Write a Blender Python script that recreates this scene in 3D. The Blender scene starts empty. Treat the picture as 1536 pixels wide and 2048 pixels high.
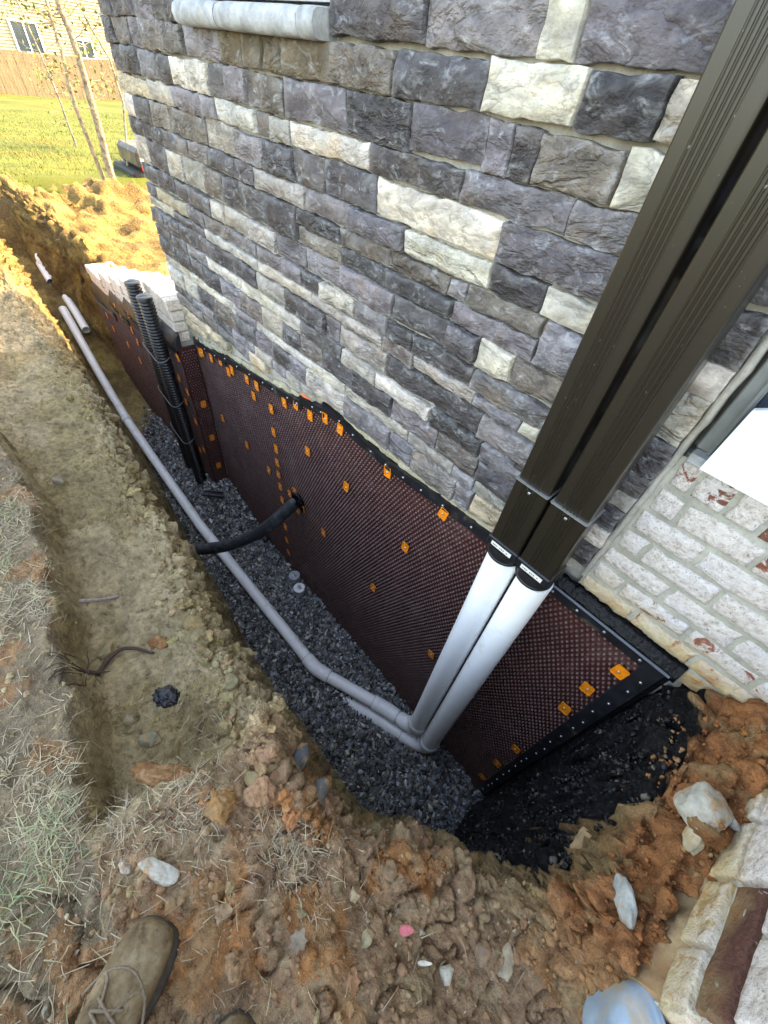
import bpy, math, random
import numpy as np
from mathutils import Matrix, Vector

random.seed(7)
rng = np.random.default_rng(11)
sc = bpy.context.scene
col = sc.collection

# ------------------------------------------------------------------ camera
F_PX = 828.55                      # focal length in pixels of a 1536 px wide picture
YAW, PITCH, ROLL = math.radians(-42.715), math.radians(46.973), math.radians(-8.041)
cam_d = bpy.data.cameras.new('camera')
cam = bpy.data.objects.new('camera', cam_d)
col.objects.link(cam)
cam_d.sensor_fit = 'HORIZONTAL'
cam_d.sensor_width = 36.0
cam_d.lens = 36.0 * F_PX / 1536.0
cam_d.clip_start = 0.02
cam_d.clip_end = 400
fw = Vector((math.sin(YAW) * math.cos(PITCH), math.cos(YAW) * math.cos(PITCH), -math.sin(PITCH)))
r0 = Vector((math.cos(YAW), -math.sin(YAW), 0))
d0 = fw.cross(r0)
r1 = r0 * math.cos(ROLL) + d0 * math.sin(ROLL)
d1 = -r0 * math.sin(ROLL) + d0 * math.cos(ROLL)
cam.matrix_world = Matrix(((r1.x, -d1.x, -fw.x, 0), (r1.y, -d1.y, -fw.y, 0), (r1.z, -d1.z, -fw.z, 0), (0, 0, 0, 1)))
sc.camera = cam

# ------------------------------------------------------------------ light
SUN_AZ, SUN_EL = math.radians(14), math.radians(44)      # azimuth from +Y towards +X: behind the house
world = bpy.data.worlds.new('World')
sc.world = world
world.use_nodes = True
wn = world.node_tree
for n in list(wn.nodes):
    wn.nodes.remove(n)
sky = wn.nodes.new('ShaderNodeTexSky')
sky.sky_type = 'NISHITA'
sky.sun_disc = False
sky.sun_elevation = SUN_EL
sky.sun_rotation = SUN_AZ
sky.air_density = 1.0
sky.dust_density = 2.2
sky.ozone_density = 1.0
bg = wn.nodes.new('ShaderNodeBackground')
bg.inputs['Strength'].default_value = 0.15
wo = wn.nodes.new('ShaderNodeOutputWorld')
wn.links.new(sky.outputs[0], bg.inputs[0])
wn.links.new(bg.outputs[0], wo.inputs[0])
sun_d = bpy.data.lights.new('sun', 'SUN')
sun_d.energy = 2.3
sun_d.angle = math.radians(0.6)
sun_d.color = (1.0, 0.83, 0.55)
sun = bpy.data.objects.new('sun', sun_d)
col.objects.link(sun)
sdir = Vector((math.sin(SUN_AZ) * math.cos(SUN_EL), math.cos(SUN_AZ) * math.cos(SUN_EL), math.sin(SUN_EL)))
sun.rotation_euler = sdir.to_track_quat('Z', 'Y').to_euler()
sun.location = sdir * 30
vs = sc.view_settings
vs.view_transform = 'Standard'
vs.look = 'None'
vs.gamma = 1.0
vs.use_curve_mapping = False
vs.exposure = 3.2
vs.use_white_balance = True            # camera balanced for open shade
vs.white_balance_temperature = 9000
vs.white_balance_tint = 11
sc.cycles.max_bounces = 6
sc.cycles.diffuse_bounces = 4
sc.cycles.glossy_bounces = 2
sc.cycles.transmission_bounces = 2

# ------------------------------------------------------------------ numpy noise
_perm = rng.permutation(256)
_perm = np.concatenate([_perm, _perm, _perm])
_g = rng.normal(size=(256, 3))
_g /= np.linalg.norm(_g, axis=1)[:, None]


def perlin(P, seed=0):
    P = P + seed * 17.37
    i = np.floor(P).astype(np.int64)
    f = P - i
    u = f * f * f * (f * (f * 6 - 15) + 10)
    i &= 255
    out = 0
    for dx in (0, 1):
        wx = u[:, 0] if dx else 1 - u[:, 0]
        for dy in (0, 1):
            wy = u[:, 1] if dy else 1 - u[:, 1]
            for dz in (0, 1):
                wz = u[:, 2] if dz else 1 - u[:, 2]
                h = _perm[(_perm[(_perm[(i[:, 0] + dx) & 255] + i[:, 1] + dy) & 255] + i[:, 2] + dz) & 255]
                g = _g[h]
                d = g[:, 0] * (f[:, 0] - dx) + g[:, 1] * (f[:, 1] - dy) + g[:, 2] * (f[:, 2] - dz)
                out = out + wx * wy * wz * d
    return out * 1.6


def fbm(P, scale, octv=4, seed=0, gain=.5):
    a, s, o = 1.0, scale, 0
    for k in range(octv):
        o = o + a * perlin(P * s, seed + k)
        a *= gain
        s *= 2.03
    return o


_cj = rng.random((4096, 3))


def worley(P, scale, seed=0):
    """distance to the nearest and second nearest feature point, and a cell hash"""
    Q = P * scale + seed * 3.7
    i = np.floor(Q).astype(np.int64)
    b1 = np.full(len(Q), 9.0)
    b2 = np.full(len(Q), 9.0)
    hid = np.zeros(len(Q), np.int64)
    for dx in (-1, 0, 1):
        for dy in (-1, 0, 1):
            for dz in (-1, 0, 1):
                c = i + np.array([dx, dy, dz])
                h = (c[:, 0] * 73856093 ^ c[:, 1] * 19349663 ^ c[:, 2] * 83492791) & 4095
                d = np.linalg.norm(c + _cj[h] - Q, axis=1)
                new = d < b1
                b2 = np.where(new, b1, np.minimum(b2, d))
                hid = np.where(new, h, hid)
                b1 = np.where(new, d, b1)
    return b1, b2, hid


def S(t):
    t = np.clip(t, 0, 1)
    return t * t * (3 - 2 * t)


# ------------------------------------------------------------------ mesh helpers
class MB:
    def __init__(self):
        self.v, self.f, self.c, self.s = [], [], [], []

    def add(self, vs, fs, smooth=False):
        o = len(self.v)
        self.v += [tuple(p) for p in vs]
        self.f += [tuple(i + o for i in f) for f in fs]
        self.s += [smooth] * len(fs)
        return self

    def box(self, x0, x1, y0, y1, z0, z1, bev=0.0):
        if bev <= 0:
            v = [(x, y, z) for x in (x0, x1) for y in (y0, y1) for z in (z0, z1)]
            return self.add(v, [(0, 1, 3, 2), (4, 6, 7, 5), (0, 4, 5, 1), (2, 3, 7, 6), (0, 2, 6, 4), (1, 5, 7, 3)])
        b = bev
        v, idx = [], {}
        for a, x in ((0, x0), (1, x1)):
            for c, y in ((0, y0), (1, y1)):
                for e, z in ((0, z0), (1, z1)):
                    sx, sy, sz = (1 if a == 0 else -1), (1 if c == 0 else -1), (1 if e == 0 else -1)
                    for ax, p in (('x', (x, y + sy * b, z + sz * b)), ('y', (x + sx * b, y, z + sz * b)), ('z', (x + sx * b, y + sy * b, z))):
                        idx[(a, c, e, ax)] = len(v)
                        v.append(p)
        f = []
        R = ((0, 0), (1, 0), (1, 1), (0, 1))
        for a in (0, 1):
            f.append([idx[(a, p, q, 'x')] for p, q in (R if a else R[::-1])])
            f.append([idx[(p, a, q, 'y')] for p, q in (R[::-1] if a else R)])
            f.append([idx[(p, q, a, 'z')] for p, q in (R if a else R[::-1])])
        for p in (0, 1):
            for q in (0, 1):
                f.append([idx[(0, p, q, 'y')], idx[(0, p, q, 'z')], idx[(1, p, q, 'z')], idx[(1, p, q, 'y')]])
                f.append([idx[(p, 0, q, 'x')], idx[(p, 0, q, 'z')], idx[(p, 1, q, 'z')], idx[(p, 1, q, 'x')]])
                f.append([idx[(p, q, 0, 'x')], idx[(p, q, 0, 'y')], idx[(p, q, 1, 'y')], idx[(p, q, 1, 'x')]])
        for a in (0, 1):
            for c in (0, 1):
                for e in (0, 1):
                    f.append([idx[(a, c, e, k)] for k in 'xyz'])
        return self.add(v, f)

    def tube(self, pts, rad, n=20, caps=True, smooth=True, ref=None):
        pts = [Vector(p) for p in pts]
        rs = rad if isinstance(rad, (list, tuple)) else [rad] * len(pts)
        rings, fs, vs = [], [], []
        prev = None
        for k, p in enumerate(pts):
            a = pts[max(k - 1, 0)]
            b = pts[min(k + 1, len(pts) - 1)]
            t = (b - a).normalized() if (b - a).length > 1e-9 else (prev[2] if prev else Vector((0, 0, 1)))
            if prev is None:
                up = Vector(ref) if ref else (Vector((0, 0, 1)) if abs(t.z) < .9 else Vector((1, 0, 0)))
                u = t.cross(up).normalized()
            else:
                u = (prev[0] - t * prev[0].dot(t)).normalized()
            w = t.cross(u)
            prev = (u, w, t)
            for j in range(n):
                an = 2 * math.pi * j / n
                vs.append(p + (u * math.cos(an) + w * math.sin(an)) * rs[k])
        for k in range(len(pts) - 1):
            for j in range(n):
                j2 = (j + 1) % n
                fs.append((k * n + j, k * n + j2, (k + 1) * n + j2, (k + 1) * n + j))
        self.add(vs, fs, smooth)
        if caps:
            self.add(vs[:n], [tuple(range(n))[::-1]])
            self.add(vs[-n:], [tuple(range(n))])
        return self

    def prism(self, poly, axis, a, b):
        """extrude a 2D polygon along an axis (0 x, 1 y, 2 z) between a and b"""
        n = len(poly)

        def mk(p, t):
            q = list(p)
            q.insert(axis, t)
            return tuple(q)
        v = [mk(p, a) for p in poly] + [mk(p, b) for p in poly]
        f = [tuple(range(n))[::-1], tuple(range(n, 2 * n))] + [(i, (i + 1) % n, n + (i + 1) % n, n + i) for i in range(n)]
        return self.add(v, f)

    def loft(self, rings, smooth=True, caps=True):
        n = len(rings[0])
        vs = [p for r in rings for p in r]
        fs = []
        for k in range(len(rings) - 1):
            for j in range(n):
                j2 = (j + 1) % n
                fs.append((k * n + j, k * n + j2, (k + 1) * n + j2, (k + 1) * n + j))
        self.add(vs, fs, smooth)
        if caps:
            self.add(rings[0], [tuple(range(n))[::-1]], smooth)
            self.add(rings[-1], [tuple(range(n))], smooth)
        return self

    def build(self, name, mat, parent=None):
        me = bpy.data.meshes.new(name)
        me.from_pydata(self.v, [], self.f)
        me.polygons.foreach_set('use_smooth', self.s)
        return link(name, me, mat, parent)


def link(name, me, mat, parent=None):
    if mat is not None and not me.materials:
        me.materials.append(mat)
    o = bpy.data.objects.new(name, me)
    col.objects.link(o)
    if parent is not None:
        o.parent = parent
    return o


def np_mesh(name, V, Fq, mat, parent=None, smooth=True, colors=None, attrs=None):
    """mesh from numpy arrays; Fq (n,3) or (n,4)"""
    me = bpy.data.meshes.new(name)
    k = Fq.shape[1]
    me.vertices.add(len(V))
    me.vertices.foreach_set('co', np.ascontiguousarray(V, np.float32).ravel())
    me.loops.add(Fq.size)
    me.loops.foreach_set('vertex_index', np.ascontiguousarray(Fq, np.int32).ravel())
    me.polygons.add(len(Fq))
    me.polygons.foreach_set('loop_start', np.arange(0, Fq.size, k, dtype=np.int32))
    me.polygons.foreach_set('use_smooth', np.full(len(Fq), smooth))
    me.update(calc_edges=True)
    if colors is not None:
        a = me.attributes.new('Col', 'FLOAT_COLOR', 'POINT')
        c = np.ones((len(V), 4), np.float32)
        c[:, :3] = colors
        a.data.foreach_set('color', c.ravel())
    for nme, arr in (attrs or {}).items():
        a = me.attributes.new(nme, 'FLOAT', 'POINT')
        a.data.foreach_set('value', np.ascontiguousarray(arr, np.float32))
    me.validate()
    return link(name, me, mat, parent)


def empty(name, loc=(0, 0, 0)):
    """an Empty at the thing's base; parts are built in world coordinates and keep their place"""
    o = bpy.data.objects.new(name, None)
    o.empty_display_size = .1
    col.objects.link(o)
    o.location = loc
    return o


def adopt(root):
    """cancel the root's offset for parts modelled in world coordinates"""
    off = Matrix.Translation(-Vector(root.location))
    for c in root.children:
        c.matrix_parent_inverse = off


def tag(o, label=None, cat=None, group=None, kind=None):
    if label:
        o['label'] = label
    if cat:
        o['category'] = cat
    if group:
        o['group'] = group
    if kind:
        o['kind'] = kind
    return o


# ------------------------------------------------------------------ materials
class NT:
    def __init__(self, name):
        self.m = bpy.data.materials.new(name)
        self.m.use_nodes = True
        self.t = self.m.node_tree
        self.b = self.t.nodes['Principled BSDF']
        self.pos = None

    def n(self, typ, **kw):
        nd = self.t.nodes.new(typ)
        for k, v in kw.items():
            setattr(nd, k, v)
        return nd

    def l(self, a, b):
        self.t.links.new(a, b)

    def set(self, sock, val):
        if hasattr(val, 'is_output'):
            self.l(val, sock)
        else:
            sock.default_value = val

    def P(self):
        if self.pos is None:
            self.pos = self.n('ShaderNodeNewGeometry').outputs['Position']
        return self.pos

    def map(self, scale=(1, 1, 1), rot=(0, 0, 0), vec=None):
        mp = self.n('ShaderNodeMapping')
        self.l(vec or self.P(), mp.inputs['Vector'])
        mp.inputs['Scale'].default_value = scale
        mp.inputs['Rotation'].default_value = rot
        return mp.outputs[0]

    def noise(self, scale, detail=4, rough=.55, vec=None, dist=0.0):
        nd = self.n('ShaderNodeTexNoise')
        self.l(vec or self.P(), nd.inputs['Vector'])
        nd.inputs['Scale'].default_value = scale
        nd.inputs['Detail'].default_value = detail
        nd.inputs['Roughness'].default_value = rough
        nd.inputs['Distortion'].default_value = dist
        return nd.outputs['Fac']

    def voro(self, scale, feature='F1', vec=None, out='Distance'):
        nd = self.n('ShaderNodeTexVoronoi', feature=feature)
        self.l(vec or self.P(), nd.inputs['Vector'])
        nd.inputs['Scale'].default_value = scale
        return nd.outputs[out]

    def ramp(self, fac, stops, interp='LINEAR'):
        r = self.n('ShaderNodeValToRGB')
        r.color_ramp.interpolation = interp
        e = r.color_ramp.elements
        while len(e) < len(stops):
            e.new(.5)
        for k, (p, c) in enumerate(stops):
            e[k].position = p
            e[k].color = (c, c, c, 1) if isinstance(c, (int, float)) else (*c, 1)
        self.l(fac, r.inputs[0])
        return r.outputs[0]

    def mix(self, fac, a, b, mode='MIX'):
        m = self.n('ShaderNodeMix', data_type='RGBA', blend_type=mode)
        for k, v in ((0, fac), (6, a), (7, b)):
            if hasattr(v, 'is_output'):
                self.l(v, m.inputs[k])
            elif k == 0:
                m.inputs[0].default_value = v
            else:
                m.inputs[k].default_value = (*v, 1) if not isinstance(v, (int, float)) else (v, v, v, 1)
        return m.outputs[2]

    def math(self, op, a, b=0.0):
        m = self.n('ShaderNodeMath', operation=op)
        for k, v in ((0, a), (1, b)):
            if hasattr(v, 'is_output'):
                self.l(v, m.inputs[k])
            else:
                m.inputs[k].default_value = v
        return m.outputs[0]

    def bump(self, h, strength=.5, dist=.01, prev=None):
        bp = self.n('ShaderNodeBump')
        bp.inputs['Strength'].default_value = strength
        bp.inputs['Distance'].default_value = dist
        self.l(h, bp.inputs['Height'])
        if prev is not None:
            self.l(prev, bp.inputs['Normal'])
        return bp.outputs[0]

    def fin(self, color, rough=.8, normal=None, metal=0.0, spec=None, **kw):
        b = self.b.inputs
        if hasattr(color, 'is_output'):
            self.l(color, b['Base Color'])
        else:
            b['Base Color'].default_value = (*color, 1)
        self.set(b['Roughness'], rough)
        b['Metallic'].default_value = metal
        if spec is not None:
            b['Specular IOR Level'].default_value = spec
        if normal is not None:
            self.l(normal, b['Normal'])
        for k, v in kw.items():
            b[k].default_value = v
        return self.m

    def objcol(self):
        return self.n('ShaderNodeObjectInfo').outputs['Color']

    def objrand(self):
        return self.n('ShaderNodeObjectInfo').outputs['Random']

    def attr(self, name, out='Color'):
        return self.n('ShaderNodeAttribute', attribute_name=name).outputs[out]


def simple(name, c, rough=.6, var=.15, scale=30, bumps=.15, bd=.002, metal=0, spec=None, dirt=None):
    t = NT(name)
    f = t.noise(scale, 5)
    c2 = t.ramp(f, [(.3, tuple(x * (1 - var) for x in c)), (.7, tuple(min(1, x * (1 + var)) for x in c))])
    if dirt:
        g = t.noise(dirt[1], 6, .65)
        c2 = t.mix(t.ramp(g, [(dirt[2], 0), (min(1, dirt[2] + .12), dirt[3])]), c2, dirt[0])
    return t.fin(c2, rough, t.bump(f, bumps, bd), metal, spec)


def m_stone():
    t = NT('cleft_stone')
    base = t.objcol()
    rnd = t.objrand()
    off = t.n('ShaderNodeVectorMath', operation='ADD')
    cb = t.n('ShaderNodeCombineXYZ')
    for k, m in enumerate((31.0, 17.0, 53.0)):
        t.l(t.math('MULTIPLY', rnd, m), cb.inputs[k])
    t.l(t.P(), off.inputs[0])
    t.l(cb.outputs[0], off.inputs[1])
    v = off.outputs[0]
    st = t.map((9, 9, 20), (0, .35, 0), v)
    n1 = t.noise(1.0, 5, .62, st, .25)
    n2 = t.noise(38, 6, .7, v)
    n3 = t.noise(170, 3, .6, v)
    # ridged cleft relief: sharp creases between split planes
    rg = t.noise(1.0, 4, .55, t.map((8, 8, 17), (0, .45, 0), v), .35)
    rg = t.math('ABSOLUTE', t.math('SUBTRACT', rg, .5))
    rg2 = t.math('ABSOLUTE', t.math('SUBTRACT', t.noise(1.0, 4, .6, t.map((24, 24, 46), (0, -.3, 0), v), .2), .5))
    c = t.mix(1.0, base, t.ramp(n1, [(.28, (.50, .49, .50)), (.48, (.95, .94, .94)), (.72, (1.75, 1.72, 1.68))]), 'MULTIPLY')
    c = t.mix(t.ramp(n2, [(.35, .55), (.5, 0)]), c, t.mix(1.0, base, (.45, .43, .47), 'MULTIPLY'))
    bl = t.math('MULTIPLY', t.ramp(t.noise(1.0, 6, .68, t.map((16, 16, 30), (0, -.5, 0), v), 1.2), [(.54, 0), (.72, .75)]), t.ramp(n2, [(.35, .2), (.65, 1)]))
    c = t.mix(bl, c, (.58, .61, .63))
    br = t.ramp(t.noise(7, 4, .6, v), [(.56, 0), (.74, .6)])
    c = t.mix(br, c, t.mix(1.0, base, (1.3, 1.0, .66), 'MULTIPLY'))
    c = t.mix(t.ramp(rg, [(.0, .45), (.022, 0)]), c, t.mix(1.0, base, (.30, .28, .27), 'MULTIPLY'))
    c = t.mix(t.ramp(n3, [(.27, .6), (.34, 0)]), c, t.mix(1.0, base, (.35, .33, .33), 'MULTIPLY'))
    h = t.math('ADD', t.math('MULTIPLY', n1, .8), t.math('ADD', t.math('MULTIPLY', n2, .5), t.math('MULTIPLY', n3, .16)))
    h = t.math('ADD', h, t.math('ADD', t.ramp(rg, [(0, 0), (.10, .9)]), t.ramp(rg2, [(0, 0), (.12, .22)])))
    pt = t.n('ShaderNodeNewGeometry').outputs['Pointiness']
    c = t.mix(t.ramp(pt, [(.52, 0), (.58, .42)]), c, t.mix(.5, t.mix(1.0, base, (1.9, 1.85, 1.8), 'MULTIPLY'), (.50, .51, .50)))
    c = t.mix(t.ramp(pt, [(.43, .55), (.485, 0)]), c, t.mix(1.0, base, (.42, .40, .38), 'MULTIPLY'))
    bp = t.n('ShaderNodeBump')
    bp.inputs['Distance'].default_value = .0078
    t.l(t.math('ADD', .30, t.math('MULTIPLY', rnd, .70)), bp.inputs['Strength'])
    t.l(h, bp.inputs['Height'])
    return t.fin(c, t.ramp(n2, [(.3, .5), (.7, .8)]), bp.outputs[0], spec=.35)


def m_mortar(name='mortar', c=(.40, .375, .325), stain=None):
    t = NT(name)
    n1 = t.noise(14, 6, .6)
    n2 = t.noise(120, 5, .6)
    cc = t.ramp(n1, [(.3, tuple(x * .72 for x in c)), (.7, tuple(x * 1.2 for x in c))])
    cc = t.mix(t.ramp(n2, [(.35, .4), (.5, 0)]), cc, tuple(x * .55 for x in c))
    cc = t.mix(t.ramp(t.noise(4, 4), [(.55, 0), (.7, .6)]), cc, stain or (.34, .27, .15))
    return t.fin(cc, .9, t.bump(t.math('ADD', n1, t.math('MULTIPLY', n2, .4)), .6, .006), spec=.2)


def m_brick(name='lime_washed_brick', splash=.85):
    """hand made brick under a worn lime wash; object colour holds the body, alpha how much wash is left"""
    t = NT(name)
    info = t.n('ShaderNodeObjectInfo')
    body, al, rnd = info.outputs['Color'], info.outputs['Alpha'], info.outputs['Random']
    n1 = t.noise(22, 7, .65, None, .6)
    n2 = t.noise(75, 6, .65)
    n3 = t.noise(230, 4, .6)
    wash = t.ramp(n2, [(.28, (.40, .32, .27)), (.48, (.74, .66, .60)), (.72, (.88, .825, .775))])
    wash = t.mix(t.ramp(t.noise(9, 3), [(.5, 0), (.75, .5)]), wash, (.72, .70, .74))
    fac = t.math('ADD', n1, t.math('SUBTRACT', al, .5))
    fac = t.ramp(fac, [(.47, 0), (.52, 1)])
    red = t.mix(1.0, body, t.ramp(n2, [(.3, (.6, .6, .6)), (.7, (1.25, 1.2, 1.15))]), 'MULTIPLY')
    c = t.mix(fac, red, wash)
    c = t.mix(t.ramp(n3, [(.32, .85), (.38, 0)]), c, (.13, .11, .10))
    c = t.mix(t.ramp(t.noise(48, 5, .7, None, 1.0), [(.30, .7), (.36, 0)]), c, (.20, .12, .09))
    # clay splash rising from the soil, by height of the wall
    sep = t.n('ShaderNodeSeparateXYZ')
    t.l(t.P(), sep.inputs[0])
    zz = t.math('ADD', sep.outputs['Z'], t.math('MULTIPLY', t.noise(6, 5), .26))
    mp = t.n('ShaderNodeMapRange')
    t.l(zz, mp.inputs[0])
    mp.inputs[1].default_value = -.80
    mp.inputs[2].default_value = -.93
    c = t.mix(t.math('MULTIPLY', mp.outputs[0], splash), c, t.ramp(n1, [(.35, (.50, .26, .09)), (.65, (.66, .55, .27))]))
    return t.fin(c, .85, t.bump(t.math('ADD', n2, t.math('ADD', t.math('MULTIPLY', n1, .6), t.math('MULTIPLY', n3, .3))), 1.0, .010), spec=.25)


def m_soil():
    t = NT('clay_soil')
    base = t.attr('Col')
    tar = t.attr('tar', 'Fac')
    P = t.P()
    n1 = t.noise(9, 5, .66)
    n2 = t.noise(45, 5, .7)
    n3 = t.noise(210, 3, .65)
    vd = t.voro(38, 'F1')
    c = t.mix(1.0, base, t.ramp(n1, [(.28, (.58, .56, .54)), (.5, (1, 1, 1)), (.75, (1.35, 1.33, 1.28))]), 'MULTIPLY')
    c = t.mix(1.0, c, t.ramp(n2, [(.25, (.5, .48, .45)), (.5, (1, 1, 1)), (.78, (1.5, 1.46, 1.4))]), 'MULTIPLY')
    c = t.mix(t.ramp(n3, [(.62, 0), (.72, .55)]), c, (.55, .47, .34))
    c = t.mix(t.ramp(n3, [(.26, .6), (.36, 0)]), c, (.06, .045, .03))
    tf = t.ramp(t.math('ADD', tar, t.math('MULTIPLY', t.math('SUBTRACT', n2, .5), .9)), [(.42, 0), (.58, 1)])
    tc = t.mix(t.ramp(n3, [(.66, 0), (.72, .25)]), (.003, .003, .004), (.25, .24, .22))
    c = t.mix(tf, c, tc)
    h = t.math('ADD', t.math('ADD', t.math('MULTIPLY', n1, 1.3), n2), t.math('MULTIPLY', n3, .32))
    h = t.math('SUBTRACT', h, t.math('MULTIPLY', vd, .45))
    r = t.mix(tf, .93, t.ramp(n2, [(.35, .08), (.65, .30)]))
    m_ = t.fin(c, r, t.bump(h, 1.0, .022), spec=.3)
    t.l(t.mix(tf, .3, .35), t.b.inputs['Specular IOR Level'])
    return m_


def m_clod(name='clod'):
    t = NT(name)
    base = t.attr('Col')
    n2 = t.noise(90, 6, .68)
    n3 = t.noise(300, 4, .6)
    c = t.mix(1.0, base, t.ramp(n2, [(.28, (.55, .54, .52)), (.72, (1.4, 1.38, 1.34))]), 'MULTIPLY')
    return t.fin(c, .92, t.bump(t.math('ADD', n2, t.math('MULTIPLY', n3, .4)), .8, .006), spec=.25)


def m_rock():
    t = NT('field_rock')
    base = t.objcol()
    n1 = t.noise(26, 7, .65)
    n2 = t.noise(130, 5, .65)
    c = t.mix(1.0, base, t.ramp(n1, [(.28, (.55, .54, .52)), (.5, (1, 1, 1)), (.72, (1.25, 1.24, 1.22))]), 'MULTIPLY')
    c = t.mix(t.ramp(t.noise(24, 6, .72), [(.50, 0), (.60, .85)]), c, (.36, .22, .11))
    c = t.mix(t.ramp(n2, [(.28, .5), (.36, 0)]), c, (.08, .06, .045))
    return t.fin(c, .8, t.bump(t.math('ADD', n1, t.math('MULTIPLY', n2, .35)), .8, .008), spec=.3)


def m_gravel():
    t = NT('crushed_gravel')
    base = t.attr('Col')
    n = t.noise(140, 4, .6)
    c = t.mix(1.0, base, t.ramp(n, [(.3, (.7, .7, .7)), (.7, (1.3, 1.3, 1.3))]), 'MULTIPLY')
    return t.fin(c, .55, t.bump(n, .3, .002), spec=.5)


def m_membrane():
    t = NT('brown_membrane_plastic')
    n = t.noise(7, 5, .6)
    c = t.ramp(n, [(.3, (.040, .011, .011)), (.7, (.072, .020, .018))])
    c = t.mix(t.ramp(t.noise(3.5, 6, .7), [(.55, 0), (.75, .22)]), c, (.22, .19, .17))
    c = t.mix(t.ramp(t.noise(60, 5, .7), [(.62, 0), (.72, .3)]), c, (.20, .16, .13))
    c = t.mix(t.math('MULTIPLY', t.attr('tip', 'Fac'), .55), c, (.34, .25, .21))     # dust on the heads of the studs
    return t.fin(c, t.ramp(t.noise(20, 4), [(.35, .30), (.65, .50)]), t.bump(t.noise(30, 3), .1, .003), spec=.42)


def m_pvc():
    t = NT('white_pvc')
    n = t.noise(14, 5, .6)
    c = t.ramp(n, [(.3, (.84, .85, .85)), (.7, (.90, .905, .90))])
    s1 = t.noise(9, 7, .72)
    sc1 = t.noise(1.0, 7, .75, t.map((110, 110, 30), (.2, .6, 0)))
    c = t.mix(t.ramp(s1, [(.57, 0), (.68, .45)]), c, (.50, .41, .25))
    c = t.mix(t.ramp(sc1, [(.655, 0), (.70, .6)]), c, (.20, .17, .13))
    return t.fin(c, t.ramp(s1, [(.4, .28), (.65, .6)]), t.bump(n, .05, .002), spec=.5)


def m_downspout():
    t = NT('bronze_aluminium')
    sp = t.ramp(t.noise(170, 2, .5), [(.76, 0), (.77, .6)])
    return t.fin(t.mix(sp, (.017, .0135, .009), (.45, .42, .36)), .30, None, spec=.62)


def m_wood(name, a, b, scale=(6, 6, 60), rot=(0, 0, 0)):
    t = NT(name)
    n = t.noise(1.0, 6, .6, t.map(scale, rot), .5)
    return t.fin(t.ramp(n, [(.3, a), (.7, b)]), .85, t.bump(n, .4, .004))


def m_leaf(name, a, b):
    t = NT(name)
    n = t.noise(3, 4)
    r = t.objrand()
    c = t.ramp(n, [(.3, a), (.7, b)])
    return t.fin(c, .6, spec=.3)


def m_vcol(name, rough=.8, spec=.3):
    t = NT(name)
    return t.fin(t.attr('Col'), rough, spec=spec)


M = dict(
    stone=m_stone(), mortar=m_mortar(), brick=m_brick(), brick_mortar=m_mortar('brick_mortar', (.42, .405, .345), (.37, .33, .23)),
    soil=m_soil(), clod=m_clod(), rock=m_rock(), gravel=m_gravel(), membrane=m_membrane(), pvc=m_pvc(),
    spout=m_downspout(),
    tar=simple('tar', (.003, .003, .004), .24, .4, 60, .8, .010, spec=.22),
    black=simple('black_plastic', (.010, .010, .012), .38, .3, 40, .12, .002, spec=.5),
    edge=simple('black_edge_strip', (.012, .012, .015), .34, .4, 25, .2, .003, spec=.55, dirt=((.16, .14, .11), 12, .56, .4)),
    steel=simple('galvanised_steel', (.55, .58, .57), .35, .2, 80, .1, .001, metal=.9),
    orange=simple('orange_plastic', (.80, .22, .012), .42, .2, 60, .15, .002, dirt=((.12, .05, .02), 40, .62, .6)),
    foam_orange=simple('orange_sealant', (.75, .16, .05), .6, .2, 60, .4, .004),
    sill=simple('cast_stone', (.40, .415, .42), .8, .35, 22, .8, .008, dirt=((.30, .26, .17), 9, .55, .6)),
    blue=simple('bluestone', (.25, .33, .40), .62, .22, 16, .4, .004, dirt=((.38, .32, .23), 11, .5, .85)),
    white=simple('white_painted_board', (.80, .82, .82), .55, .05, 20, .05, .001),
    frame=simple('grey_window_frame', (.20, .21, .20), .45, .2, 20, .1, .001),
    vinyl=simple('white_vinyl', (.78, .79, .80), .4, .05, 20, .03, .001),
    greypvc=simple('grey_pvc', (.34, .36, .38), .45, .15, 30, .1, .001),
    sticker=simple('paper_sticker', (.66, .64, .58), .6, .1, 60, .05, .001),
    ink=simple('ink', (.06, .06, .06), .7, .1, 60, .05, .001),
    bag=simple('crumpled_black_film', (.012, .014, .02), .2, .3, 60, 1.0, .012, spec=.6),
    bark=simple('pale_bark', (.30, .26, .20), .9, .4, 40, .8, .01, dirt=((.09, .08, .07), 18, .5, .8)),
    root=simple('dark_root', (.06, .032, .024), .8, .4, 120, .6, .004),
    twig=simple('weathered_twig', (.30, .24, .22), .8, .35, 120, .6, .004),
    straw=m_vcol('straw_and_grass', .75),
    lawn=m_vcol('lawn_grass', .7, .2),
    leather=None, lace=simple('boot_lace', (.20, .15, .10), .85, .3, 200, .4, .002),
    sole=simple('boot_sole', (.05, .04, .03), .8, .3, 80, .4, .004),
    denim=simple('dark_denim', (.035, .045, .07), .9, .3, 160, .5, .003),
    fence=m_wood('fence_board', (.17, .115, .065), (.29, .21, .125), (8, 8, 2)),
    siding=simple('tan_siding', (.40, .33, .22), .7, .08, 4, .05, .002),
    glass=simple('window_glass', (.05, .07, .09), .08, .1, 3, .02, .001, spec=.8),
    roof=simple('shingles', (.10, .09, .085), .9, .3, 10, .5, .01),
    paint_red=simple('red_lens', (.6, .05, .03), .3, .1, 30, .05, .001),
    machine=simple('machine_paint', (.050, .045, .042), .5, .15, 20, .05, .001, dirt=((.20, .14, .07), 8, .5, .7)),
    rubber=simple('track_rubber', (.018, .020, .018), .75, .3, 30, .4, .006),
)


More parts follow.
